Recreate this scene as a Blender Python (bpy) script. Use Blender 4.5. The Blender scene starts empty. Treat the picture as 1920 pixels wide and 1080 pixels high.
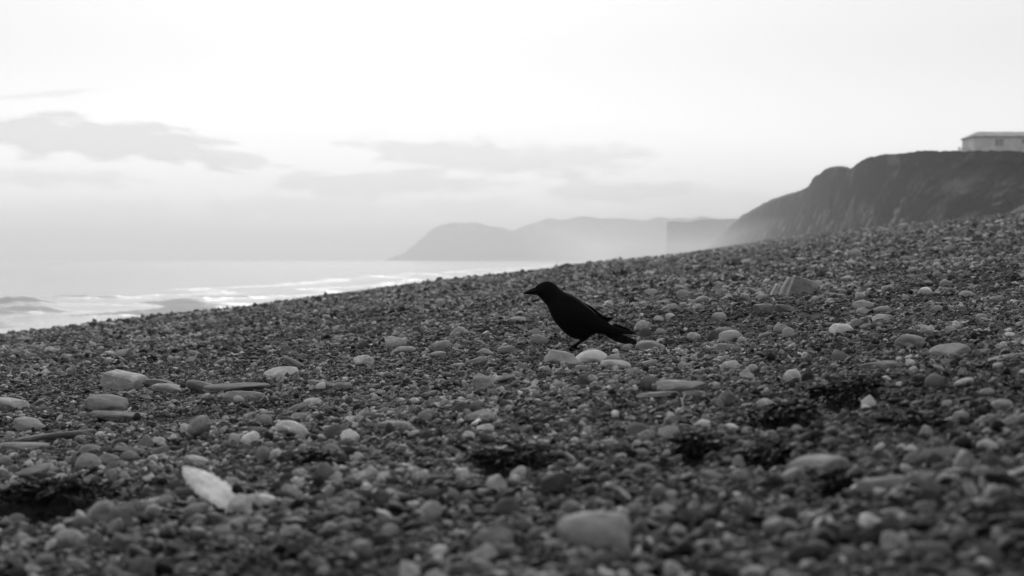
import bpy, bmesh, math, random
import numpy as np
from mathutils import Vector, Matrix, Euler, noise as mnoise

R = math.radians
scene = bpy.context.scene
COL = scene.collection

# ------------------------------------------------------------------ camera
FPX = 3200.0                      # focal length in pixels of the 1920-wide photograph (60 mm on 36 mm)
HORIZON = 486.0
PITCH = math.atan((540.0 - HORIZON) / FPX)
cam_data = bpy.data.cameras.new("camera")
cam = bpy.data.objects.new("camera", cam_data)
COL.objects.link(cam)
cam.location = (0, 0, 0)
cam.rotation_euler = (math.pi / 2 - PITCH, 0, 0)
cam_data.lens = 60.0
cam_data.sensor_width = 36.0
cam_data.clip_start = 0.05
cam_data.clip_end = 60000
cam_data.dof.use_dof = True
cam_data.dof.focus_distance = 6.0
cam_data.dof.aperture_fstop = 6.3
scene.camera = cam

# ------------------------------------------------------------------ view / sampling
scene.view_settings.view_transform = 'Standard'
scene.view_settings.look = 'None'
scene.view_settings.gamma = 1.0
scene.view_settings.exposure = 0.0
scene.render.engine = 'CYCLES'
cy = scene.cycles
cy.use_denoising = True
cy.max_bounces = 6
cy.diffuse_bounces = 3
cy.glossy_bounces = 3
cy.volume_bounces = 2
cy.sample_clamp_indirect = 4.0
cy.use_adaptive_sampling = True

SUN_EL, SUN_AZ = R(22), R(-4)     # azimuth measured from +Y towards +X


# ------------------------------------------------------------------ node helpers
class NT:
    def __init__(s, tree):
        s.t = tree
        s.n = tree.nodes
        s.l = tree.links

    def add(s, typ, **kw):
        n = s.n.new(typ)
        for k, v in kw.items():
            setattr(n, k, v)
        return n

    def put(s, sock, v):
        if hasattr(v, 'is_output'):
            s.l.new(v, sock)
        elif isinstance(v, (tuple, list)) and sock.type == 'RGBA' and len(v) == 3:
            sock.default_value = (*v, 1)
        elif isinstance(v, (int, float)) and sock.type == 'RGBA':
            sock.default_value = (v, v, v, 1)
        else:
            sock.default_value = v

    def math(s, op, a, b=0.0, c=0.0, clamp=False):
        n = s.add('ShaderNodeMath', operation=op, use_clamp=clamp)
        for i, v in enumerate((a, b, c)):
            s.put(n.inputs[i], v)
        return n.outputs[0]

    def sstep(s, v, a, b, lo=0.0, hi=1.0):
        n = s.add('ShaderNodeMapRange', interpolation_type='SMOOTHSTEP')
        for i, x in enumerate((v, a, b, lo, hi)):
            s.put(n.inputs[i], x)
        return n.outputs[0]

    def noise(s, vec, scale, detail=4.0, rough=0.55):
        n = s.add('ShaderNodeTexNoise')
        if vec is not None:
            s.put(n.inputs['Vector'], vec)
        n.inputs['Scale'].default_value = scale
        n.inputs['Detail'].default_value = detail
        n.inputs['Roughness'].default_value = rough
        return n.outputs['Fac']

    def mix(s, f, a, b):
        n = s.add('ShaderNodeMix', data_type='FLOAT')
        s.put(n.inputs[0], f)
        s.put(n.inputs[2], a)
        s.put(n.inputs[3], b)
        return n.outputs[0]

    def scaled(s, vec, sc):
        n = s.add('ShaderNodeMapping')
        s.put(n.inputs['Vector'], vec)
        n.inputs['Scale'].default_value = sc
        return n.outputs[0]


# ------------------------------------------------------------------ world: bright overcast dusk sky, black-and-white
world = bpy.data.worlds.new("World")
scene.world = world
world.use_nodes = True
wt = world.node_tree
wt.nodes.clear()
N = NT(wt)
sky = N.add('ShaderNodeTexSky', sky_type='NISHITA')
sky.sun_disc = False
sky.sun_elevation = SUN_EL
sky.sun_rotation = SUN_AZ
sky.air_density = 1.0
sky.dust_density = 3.0
bw = N.add('ShaderNodeRGBToBW')
wt.links.new(sky.outputs[0], bw.inputs[0])
tc = N.add('ShaderNodeTexCoord')
sep = N.add('ShaderNodeSeparateXYZ')
wt.links.new(tc.outputs['Generated'], sep.inputs[0])
dx, dy, dz = sep.outputs
# a deck of thin cloud, brighter towards the low sun and dim overhead and behind
forward = N.sstep(dy, -0.5, 0.95)
deck = N.mix(forward, 3.0, N.sstep(dz, 0.045, 0.13, 12.6, 9.0))
upfade = N.sstep(dz, 0.12, 0.75)
deck = N.mix(upfade, deck, 5.4)
base = N.math('ADD', N.math('MULTIPLY', deck, 0.92), N.math('MULTIPLY', bw.outputs[0], 0.08))
base = N.math('MINIMUM', base, 13.0)
# grey cloud banks low over the sea: positions are directions of the sky
yy = N.math('MAXIMUM', dy, 0.05)
cu = N.math('DIVIDE', dx, yy)
cv = N.math('DIVIDE', dz, yy)
comb = N.add('ShaderNodeCombineXYZ')
N.put(comb.inputs[0], cu)
N.put(comb.inputs[1], N.math('MULTIPLY', cv, 3.6))
nz = N.noise(comb.outputs[0], 11.0, 7.0, 0.6)
nz2 = N.noise(comb.outputs[0], 45.0, 5.0, 0.6)
wob = N.math('ADD', N.math('MULTIPLY', N.math('SUBTRACT', nz, 0.5), 3.0), N.math('MULTIPLY', N.math('SUBTRACT', nz2, 0.5), 1.5))


def cloud(px, py, hw, hh, depth, slope=0.0, soft=0.55):
    u0, v0 = (px - 960) / FPX, (HORIZON - py) / FPX
    a = N.math('SUBTRACT', cu, u0)
    b = N.math('SUBTRACT', N.math('SUBTRACT', cv, v0), N.math('MULTIPLY', a, slope))
    a = N.math('DIVIDE', a, hw / FPX)
    b = N.math('DIVIDE', b, hh / FPX)
    r2 = N.math('ADD', N.math('POWER', N.math('ABSOLUTE', a), 2.0), N.math('POWER', N.math('ABSOLUTE', b), 2.0))
    r = N.math('ADD', N.math('SQRT', r2), wob)
    return N.math('MULTIPLY', N.sstep(r, 1.0, 1.0 - soft, 0.0, 1.0), depth)


dark = None
for c in ((165, 262, 210, 34, 0.17, -0.10, 0.4), (395, 292, 110, 16, 0.14, -0.10, 0.5), (80, 178, 90, 6, 0.07, 0.08, 0.6),
          (850, 290, 200, 24, 0.13, -0.10, 0.5), (1000, 300, 210, 30, 0.11, 0.02, 0.7),
          (690, 342, 190, 20, 0.13, 0.0, 0.5), (880, 346, 120, 14, 0.10, 0.0, 0.6), (150, 335, 230, 22, 0.11, -0.03, 0.7),
          (1120, 362, 130, 20, 0.12, 0.03, 0.7), (1330, 372, 190, 18, 0.06, 0.0, 0.8), (520, 392, 220, 24, 0.08, 0.0, 0.8),
          (140, 400, 260, 40, 0.06, 0.0, 0.9), (860, 390, 150, 20, 0.08, 0.02, 0.8), (20, 222, 60, 8, 0.05, -0.05, 0.7)):
    m = cloud(c[0], c[1], c[2] * 1.35, c[3] * 1.3, c[4] * 1.7, *c[5:])
    dark = m if dark is None else N.math('MAXIMUM', dark, m)
dark = N.math('MULTIPLY', dark, N.math('GREATER_THAN', dy, 0.1))
lum = N.math('MULTIPLY', base, N.math('SUBTRACT', 1.0, dark))
bg = N.add('ShaderNodeBackground')
N.put(bg.inputs['Color'], lum)
bg.inputs['Strength'].default_value = 0.1
wo = N.add('ShaderNodeOutputWorld')
wt.links.new(bg.outputs[0], wo.inputs['Surface'])

sun_d = bpy.data.lights.new("sun", 'SUN')
sun_d.energy = 1.1
sun_d.angle = R(20)
sun_d.color = (1, 1, 1)
sun = bpy.data.objects.new("sun", sun_d)
COL.objects.link(sun)
sdir = Vector((math.sin(SUN_AZ) * math.cos(SUN_EL), math.cos(SUN_AZ) * math.cos(SUN_EL), math.sin(SUN_EL)))
sun.rotation_euler = sdir.to_track_quat('Z', 'Y').to_euler()

# ------------------------------------------------------------------ terrain function
VPX = 1190.0                                    # the beach runs towards this column
VPU = (VPX - 960) / FPX
CAMH = 0.306


class Sines:
    def __init__(s, seed, wl, n=9, spread=0.6):
        r = np.random.RandomState(seed)
        th = r.uniform(0, math.pi * 2, n)
        k = 2 * math.pi / (wl * np.exp(r.uniform(-spread, spread, n)))
        s.kx, s.ky, s.ph = k * np.cos(th), k * np.sin(th), r.uniform(0, 6.28, n)
        s.n = n

    def __call__(s, x, y):
        a = 0
        for i in range(s.n):
            a = a + np.sin(s.kx[i] * x + s.ky[i] * y + s.ph[i])
        return a / math.sqrt(s.n)


S0, S1, S2, S3, S4 = Sines(6, 0.075, 11), Sines(1, 0.22, 11), Sines(2, 0.8), Sines(3, 4.0), Sines(4, 22.0)
HOLLOWS = []                                     # (x, y, rx, ry, depth)


def beach_z(x, y):
    x = np.asarray(x, float)
    y = np.asarray(y, float)
    t = x - VPU * y
    tp = np.clip(t, 0, 60)
    tn = np.minimum(t, 0)
    z = 0.10 * tp + 0.00085 * tp ** 2 + 0.088 * tn - CAMH
    over = np.maximum(0, -t - 9.0)
    z = z - np.minimum(0.03 * over ** 2, 0.24 * over)
    d = np.hypot(x, y)
    amp = np.clip(d / 6.0, 0.25, 1)
    z = z + (0.0022 * S0(x, y) * np.clip((12 - d) / 4, 0, 1) + 0.006 * S1(x, y))  + 0.007 * S2(x, y) * amp
    z = z + 0.020 * S3(x, y) * np.clip((d - 5) / 10, 0, 1) + 0.035 * S4(x, y) * np.clip((d - 14) / 30, 0, 1)
    for hx, hy, rx, ry, dp in HOLLOWS:
        z = z - dp * np.exp(-((x - hx) / rx) ** 2 - ((y - hy) / ry) ** 2)
    return np.maximum(z, -9.0)


CP, SP = math.cos(PITCH), math.sin(PITCH)


def ray(px, py):
    u = (px - 960) / FPX
    w = (540 - py) / FPX
    d = np.array([u, CP + SP * w, -SP + CP * w])
    return d / d[1]                              # per metre of depth y


def at_depth(px, py, Y):
    d = ray(px, py)
    return Vector((d[0] * Y, Y, d[2] * Y))


_ys = np.exp(np.linspace(math.log(0.8), math.log(900), 6000))


def ground_hit(px, py):
    d = ray(px, py)
    g = beach_z(d[0] * _ys, _ys) - d[2] * _ys
    i = np.argmax(g > 0)
    if g[i] <= 0:
        i = np.argmax(g / _ys)
    Y = _ys[i]
    return Vector((d[0] * Y, Y, float(beach_z(d[0] * Y, Y))))


for px, py, wpx, dpx, dp in ((85, 962, 105, 0.10, 0.05), (960, 885, 75, 0.10, 0.035), (1470, 805, 65, 0.11, 0.035), (1315, 862, 40, 0.10, 0.025),
                             (1455, 872, 55, 0.09, 0.025), (1600, 765, 55, 0.12, 0.03), (1590, 925, 45, 0.07, 0.02), (300, 760, 90, 0.10, 0.012)):
    p = ground_hit(px, py)
    HOLLOWS.append((p.x, p.y + dpx * 0.8, wpx * p.y / FPX, dpx, dp))


# ------------------------------------------------------------------ object helpers
def link(o, parent=None):
    COL.objects.link(o)
    if parent is not None:
        o.parent = parent
    return o


def mesh_obj(name, verts, faces, material, parent=None, smooth=True):
    me = bpy.data.meshes.new(name)
    me.from_pydata([tuple(v) for v in verts], [], faces)
    me.update()
    if smooth:
        me.polygons.foreach_set('use_smooth', [True] * len(me.polygons))
    if material:
        me.materials.append(material)
    return link(bpy.data.objects.new(name, me), parent)


def bm_obj(name, bm, material, parent=None, smooth=True):
    me = bpy.data.meshes.new(name)
    bm.normal_update()
    bm.to_mesh(me)
    bm.free()
    if smooth:
        me.polygons.foreach_set('use_smooth', [True] * len(me.polygons))
    if material:
        me.materials.append(material)
    return link(bpy.data.objects.new(name, me), parent)


def tag(o, label=None, cat=None, group=None, kind=None):
    if label:
        o['label'] = label
    if cat:
        o['category'] = cat
    if group:
        o['group'] = group
    if kind:
        o['kind'] = kind
    return o


def empty(name, loc=(0, 0, 0)):
    o = bpy.data.objects.new(name, None)
    o.location = loc
    return link(o)


def grid_faces(nr, nc, wrap=False):
    f = []
    for i in range(nr - 1):
        for j in range(nc - 1 + (1 if wrap else 0)):
            k = (j + 1) % nc
            f.append((i * nc + j, i * nc + k, (i + 1) * nc + k, (i + 1) * nc + j))
    return f


def material(name):
    m = bpy.data.materials.new(name)
    m.use_nodes = True
    t = m.node_tree
    t.nodes.clear()
    n = NT(t)
    out = n.add('ShaderNodeOutputMaterial')
    b = n.add('ShaderNodeBsdfPrincipled')
    t.links.new(b.outputs[0], out.inputs['Surface'])
    return m, n, b, out


def bump(n, b, h, strength, dist):
    bn = n.add('ShaderNodeBump')
    bn.inputs['Strength'].default_value = strength
    bn.inputs['Distance'].default_value = dist
    n.put(bn.inputs['Height'], h)
    n.l.new(bn.outputs[0], b.inputs['Normal'])


# ------------------------------------------------------------------ materials
def mat_beach():
    m, n, b, _ = material("beach_grit")
    g = n.add('ShaderNodeNewGeometry').outputs['Position']
    v1 = n.add('ShaderNodeTexVoronoi')
    n.put(v1.inputs['Vector'], g)
    v1.inputs['Scale'].default_value = 70
    v2 = n.add('ShaderNodeTexVoronoi')
    n.put(v2.inputs['Vector'], n.scaled(g, (1, 0.6, 1)))
    v2.inputs['Scale'].default_value = 5.0
    sp = n.add('ShaderNodeSeparateColor')
    n.l.new(v1.outputs['Color'], sp.inputs[0])
    sp2 = n.add('ShaderNodeSeparateColor')
    n.l.new(v2.outputs['Color'], sp2.inputs[0])
    big = n.noise(g, 0.7, 6, 0.6)
    c = n.math('MULTIPLY', n.math('ADD', n.math('MULTIPLY', sp.outputs[0], 0.05), n.math('MULTIPLY', sp2.outputs[0], 0.05)), n.sstep(big, 0.3, 0.7, 0.6, 1.4))
    n.put(b.inputs['Base Color'], n.math('ADD', n.math('MULTIPLY', c, 0.5), 0.012))
    b.inputs['Roughness'].default_value = 0.85
    b.inputs['Specular IOR Level'].default_value = 0.2
    h = n.math('ADD', n.math('MULTIPLY', v1.outputs['Distance'], -1.0), n.math('MULTIPLY', v2.outputs['Distance'], -3.0))
    bump(n, b, h, 0.8, 0.02)
    return m


def mat_stone():
    """Stone whose overall tone is the object's own colour, mottled and faintly banded."""
    m, n, b, _ = material("stone")
    tcn = n.add('ShaderNodeTexCoord').outputs['Object']
    oi = n.add('ShaderNodeObjectInfo')
    off = n.add('ShaderNodeVectorMath', operation='ADD')
    n.l.new(tcn, off.inputs[0])
    cx = n.add('ShaderNodeCombineXYZ')
    n.put(cx.inputs[0], n.math('MULTIPLY', oi.outputs['Random'], 37.0))
    n.put(cx.inputs[1], n.math('MULTIPLY', oi.outputs['Random'], 11.0))
    n.l.new(cx.outputs[0], off.inputs[1])
    v = off.outputs[0]
    tone = n.add('ShaderNodeRGBToBW')
    n.l.new(oi.outputs['Color'], tone.inputs[0])
    a = n.noise(v, 28, 6, 0.65)
    f = n.noise(v, 260, 3, 0.6)
    band = n.noise(n.scaled(v, (6, 6, 70)), 1.0, 4, 0.5)
    k = n.math('ADD', n.math('ADD', n.sstep(a, 0.25, 0.75, 0.70, 1.18), n.math('MULTIPLY', n.math('SUBTRACT', f, 0.5), 0.5)),
               n.math('MULTIPLY', n.math('SUBTRACT', band, 0.5), 0.6))
    vn = n.noise(n.scaled(v, (1, 1, 2.2)), 16, 3, 0.5)
    vein = n.math('MULTIPLY', n.sstep(n.math('ABSOLUTE', n.math('SUBTRACT', vn, 0.5)), 0.014, 0.005), n.math('GREATER_THAN', oi.outputs['Random'], 0.55))
    k = n.math('ADD', k, n.math('MULTIPLY', vein, 0.6))
    pit = n.sstep(n.noise(v, 120, 2, 0.5), 0.66, 0.74, 1.0, 0.6)
    n.put(b.inputs['Base Color'], n.math('MULTIPLY', n.math('MULTIPLY', tone.outputs[0], k), pit))
    b.inputs['Roughness'].default_value = 0.82
    b.inputs['Specular IOR Level'].default_value = 0.25
    bump(n, b, n.math('ADD', a, n.math('MULTIPLY', f, 0.3)), 0.5, 0.006)
    return m


def mat_shingle():
    m, n, b, _ = material("shingle")
    tcn = n.add('ShaderNodeTexCoord').outputs['Object']
    at = n.add('ShaderNodeAttribute', attribute_type='INSTANCER', attribute_name='tone')
    oi = n.add('ShaderNodeObjectInfo')
    v = n.add('ShaderNodeVectorMath', operation='ADD')
    n.l.new(tcn, v.inputs[0])
    cx = n.add('ShaderNodeCombineXYZ')
    n.put(cx.inputs[0], n.math('MULTIPLY', oi.outputs['Random'], 91.0))
    n.l.new(cx.outputs[0], v.inputs[1])
    a = n.noise(v.outputs[0], 2.2, 4, 0.65)
    n.put(b.inputs['Base Color'], n.math('MULTIPLY', at.outputs['Fac'], n.sstep(a, 0.3, 0.7, 0.6, 1.3)))
    b.inputs['Roughness'].default_value = 0.7
    b.inputs['Specular IOR Level'].default_value = 0.3
    return m


def mat_plain(name, tone, rough=0.6, spec=0.3, nscale=None, namp=0.4, bstr=0.0, bdist=0.002, coord='Object'):
    m, n, b, _ = material(name)
    if nscale:
        v = n.add('ShaderNodeTexCoord').outputs[coord]
        a = n.noise(v, nscale, 5, 0.6)
        n.put(b.inputs['Base Color'], n.math('MULTIPLY', tone, n.sstep(a, 0.25, 0.75, 1 - namp, 1 + namp)))
        if bstr:
            bump(n, b, a, bstr, bdist)
    else:
        b.inputs['Base Color'].default_value = (tone, tone, tone, 1)
    b.inputs['Roughness'].default_value = rough
    b.inputs['Specular IOR Level'].default_value = spec
    return m


def mat_sea():
    m, n, b, _ = material("sea_water")
    g = n.add('ShaderNodeNewGeometry').outputs['Position']
    w1 = n.noise(n.scaled(g, (1, 0.55, 1)), 0.35, 6, 0.62)
    w2 = n.noise(n.scaled(g, (1, 0.5, 1)), 0.05, 4, 0.6)
    foam = n.add('ShaderNodeAttribute', attribute_name='foam').outputs['Fac']
    ft = n.noise(g, 0.6, 7, 0.7)
    ff = n.sstep(n.math('ADD', foam, n.math('MULTIPLY', n.math('SUBTRACT', ft, 0.5), 1.2)), 0.35, 0.75)
    n.put(b.inputs['Base Color'], n.mix(ff, 0.36, 0.5))
    n.put(b.inputs['Roughness'], n.mix(ff, 0.10, 0.8))
    b.inputs['IOR'].default_value = 1.333
    bump(n, b, n.math('ADD', w1, n.math('MULTIPLY', w2, 3.0)), 0.03, 0.6)
    return m


def mat_cliff():
    m, n, b, _ = material("cliff_turf_and_clay")
    at = n.add('ShaderNodeAttribute', attribute_name='slope_uv')
    uv = at.outputs['Vector']
    g = n.add('ShaderNodeNewGeometry').outputs['Position']
    sp = n.add('ShaderNodeSeparateXYZ')
    n.l.new(uv, sp.inputs[0])
    q = sp.outputs[1]
    streak = n.noise(n.scaled(uv, (0.38, 1.7, 1)), 1.3, 7, 0.62)
    blot = n.noise(n.scaled(g, (1, 0.35, 1.4)), 0.10, 6, 0.62)
    fine = n.noise(g, 0.9, 5, 0.65)
    # vegetated turf (dark) over bare clay (paler), scars where it slipped
    bare = n.sstep(n.math('ADD', streak, n.math('MULTIPLY', n.math('SUBTRACT', blot, 0.5), 0.6)), 0.50, 0.66)
    scar = n.sstep(n.noise(n.scaled(uv, (0.55, 1.9, 1)), 1.9, 4, 0.55), 0.55, 0.66)
    low = n.sstep(q, 0.35, 0.75)
    tone = n.mix(n.math('MULTIPLY', bare, 0.9), 0.010, 0.105)
    tone = n.mix(n.math('MULTIPLY', scar, n.math('MULTIPLY', low, 0.85)), tone, 0.32)
    brow_band = n.math('MULTIPLY', n.sstep(q, 0.06, 0.14), n.sstep(q, 0.44, 0.24))  # patchy darker band painted across the face just below the brow
    brow_band = n.math('MULTIPLY', brow_band, n.sstep(n.noise(n.scaled(uv, (0.3, 2.0, 1)), 1.6, 5, 0.6), 0.40, 0.56))
    tone = n.mix(n.math('MULTIPLY', brow_band, 0.8), tone, 0.005)
    tone = n.math('MULTIPLY', tone, n.sstep(fine, 0.3, 0.7, 0.6, 1.4))
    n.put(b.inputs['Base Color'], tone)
    b.inputs['Roughness'].default_value = 0.95
    b.inputs['Specular IOR Level'].default_value = 0.1
    bump(n, b, n.math('ADD', n.math('MULTIPLY', blot, 2.0), fine), 0.8, 1.2)
    return m


M_BEACH, M_STONE, M_SHINGLE, M_SEA, M_CLIFF = mat_beach(), mat_stone(), mat_shingle(), mat_sea(), mat_cliff()
M_KELP = mat_plain("dried_kelp", 0.005, 0.6, 0.2, 40, 0.5, 0.4)
M_WOOD = mat_plain("bleached_wood", 0.22, 0.85, 0.15, 60, 0.5, 0.4)
M_SHELL = mat_plain("cuttlebone", 0.80, 0.7, 0.3, 30, 0.32, 0.3, 0.003)
M_FEATHER = mat_plain("black_feathers", 0.0035, 0.62, 0.07, 120, 0.4, 0.35, 0.003)
M_BILL = mat_plain("black_horn", 0.004, 0.45, 0.15)
M_EYE = mat_plain("dark_eye", 0.006, 0.08, 0.5)
M_ROCK = mat_plain("headland_rock", 0.09, 0.95, 0.1, 0.02, 0.4, coord='Generated')
M_WALL = mat_plain("painted_render", 0.82, 0.85, 0.2, 0.6, 0.15)
M_ROOF = mat_plain("felt_roof", 0.5, 0.9, 0.2, 0.8, 0.3)
M_GLASS = mat_plain("window_glass", 0.35, 0.15, 0.5)


# ------------------------------------------------------------------ beach: one sheet around the camera out to the headlands
def build_beach():
    ang = np.concatenate([np.linspace(-180, -36, 60, endpoint=False), np.linspace(-36, 36, 420, endpoint=False), np.linspace(36, 180, 60, endpoint=False)])
    rad = np.concatenate([[0.15], np.exp(np.linspace(math.log(0.5), math.log(2600), 380))])
    A, Rr = np.meshgrid(np.radians(ang), rad)
    X, Y = Rr * np.sin(A), Rr * np.cos(A)
    Z = beach_z(X, Y)
    V = np.stack([X, Y, Z], -1).reshape(-1, 3)
    f = grid_faces(len(rad), len(ang), True)
    o = mesh_obj('beach', V.tolist(), [tuple(reversed(q)) for q in f], M_BEACH)
    tag(o, 'steep dark shingle beach rising to the right', None, None, 'structure')
    return o


build_beach()

SEA_Z = -3.2


def build_sea():
    ang = np.concatenate([np.linspace(-110, -24, 60, endpoint=False), np.linspace(-24, 10, 380, endpoint=False), np.linspace(10, 100, 50)])
    rad = np.exp(np.linspace(math.log(18), math.log(9000), 420))
    A, Rr = np.meshgrid(np.radians(ang), rad)
    X, Y = Rr * np.sin(A), Rr * np.cos(A)
    t = X - VPU * Y
    off = np.clip(-t - 18, 0, None)                   # metres offshore
    sw = Sines(8, 14.0, 7)
    swell = np.exp(-off / 90.0)
    z = 0.02 * sw(X * 1.0, Y * 0.6)
    foam = np.zeros_like(X)
    wig = 3.0 * Sines(9, 60.0, 5)(X * 0, Y)
    lump = Sines(10, 16.0, 7)
    chop = Sines(12, 2.6, 9)
    chop2 = Sines(13, 0.9, 9)
    for c, h, w in ((-31, 0.26, 2.6), (-42, 0.46, 4.0), (-64, 0.12, 6.0), (-92, 0.08, 8.0)):
        d = t - (c + wig * (1 + 0.02 * abs(c)))
        env = np.clip(0.25 + 0.9 * lump(X * 0.4, Y), 0, 1.6) * np.clip((170 - Y) / 60, 0.15, 1)
        # steep shoreward face (towards +t), long back
        prof = np.where(d > 0, np.exp(-(d / (w * 0.45)) ** 2), np.exp(-(d / w) ** 2))
        z = z + h * env * prof * (1 + 0.22 * chop(X, Y) + 0.10 * chop2(X, Y))
        foam = np.maximum(foam, np.where(d > -w * 0.5, np.exp(-np.maximum(d, 0) / 7.0), np.exp(-((d + w * 0.5) / w) ** 2)) * np.clip(env * 1.5, 0.45, 1) * (0.9 if abs(c) < 60 else 0.25))
    Z = SEA_Z + z
    V = np.stack([X, Y, Z], -1).reshape(-1, 3)
    o = mesh_obj('sea', V.tolist(), [tuple(reversed(q)) for q in grid_faces(len(rad), len(ang))], M_SEA)
    a = o.data.attributes.new('foam', 'FLOAT', 'POINT')
    a.data.foreach_set('value', foam.reshape(-1).astype(np.float32))
    tag(o, 'pale bright sea with surf breaking at the left', None, None, 'structure')


build_sea()


# ------------------------------------------------------------------ distant headlands and the near cliff
def interp(keys, n):
    k = np.array(keys, float)
    s = np.concatenate([[0], np.cumsum(np.hypot(np.diff(k[:, 0]), np.diff(k[:, 1])))])
    q = np.linspace(0, s[-1], n)
    return np.stack([np.interp(q, s, k[:, i]) for i in range(k.shape[1])], 1)


def headland(name, prof, Y, depth, n, amp, label, lean=0.25, seed=0):
    k = interp(prof, n)
    rnd = Sines(seed + 20, Y * 0.02, 8)
    rows = []
    for i in range(n):
        top = at_depth(k[i, 0], k[i, 1], Y)
        e_ = min(1.0, i / 12) if lean < 0.2 else 1.0
        top.z += amp * e_ * float(rnd(top.x, top.x * 0.3)) * 0.35
        base_z = SEA_Z - 2
        H = max(top.z - base_z, 1)
        col = []
        for r in range(15):
            q = r / 14
            p = Vector((top.x, Y - H * lean * (1 - q) ** 1.5 * 2.0 + amp * e_ * 3 * float(rnd(top.x * 1.3, q * H * 2)), base_z + H * q))
            col.append(p)
        for r in range(1, 6):
            col.append(Vector((top.x * (1 + 0.02 * r) + depth * r / 5 * max(0.0, top.x) / Y * 1.03, Y + depth * r / 5, base_z + H * (1 - 0.02 * r * r))))
        rows.append(col)
    V = [p for c in rows for p in c]
    o = mesh_obj(name, V, [tuple(reversed(q)) for q in grid_faces(n, 20)], M_ROCK)
    tag(o, label, None, None, 'structure')
    return o


headland('distant_headland', ((690, 489), (735, 484), (756, 475), (772, 464), (788, 450), (800, 438), (812, 428), (826, 421), (850, 418), (880, 417), (905, 419), (925, 427), (945, 430), (962, 432), (985, 423),
                              (1005, 416), (1030, 412), (1062, 413), (1078, 409), (1095, 405.5), (1110, 407), (1130, 411), (1180, 412), (1240, 411), (1300, 409), (1400, 410), (1700, 412), (2300, 420)),
         4600, 1200, 220, 9.0, 'hazy far headland with two low humps beyond the sea', 0.5, 1)
headland('sheer_headland', ((1249.2, 487), (1249.6, 460), (1250, 440), (1250.5, 416), (1262, 415), (1290, 416), (1310, 412), (1345, 410), (1400, 410), (1520, 412), (1800, 420)),
         2400, 600, 200, 1.3, 'hazy block of cliff with a sheer left edge', 0.12, 2)


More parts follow.
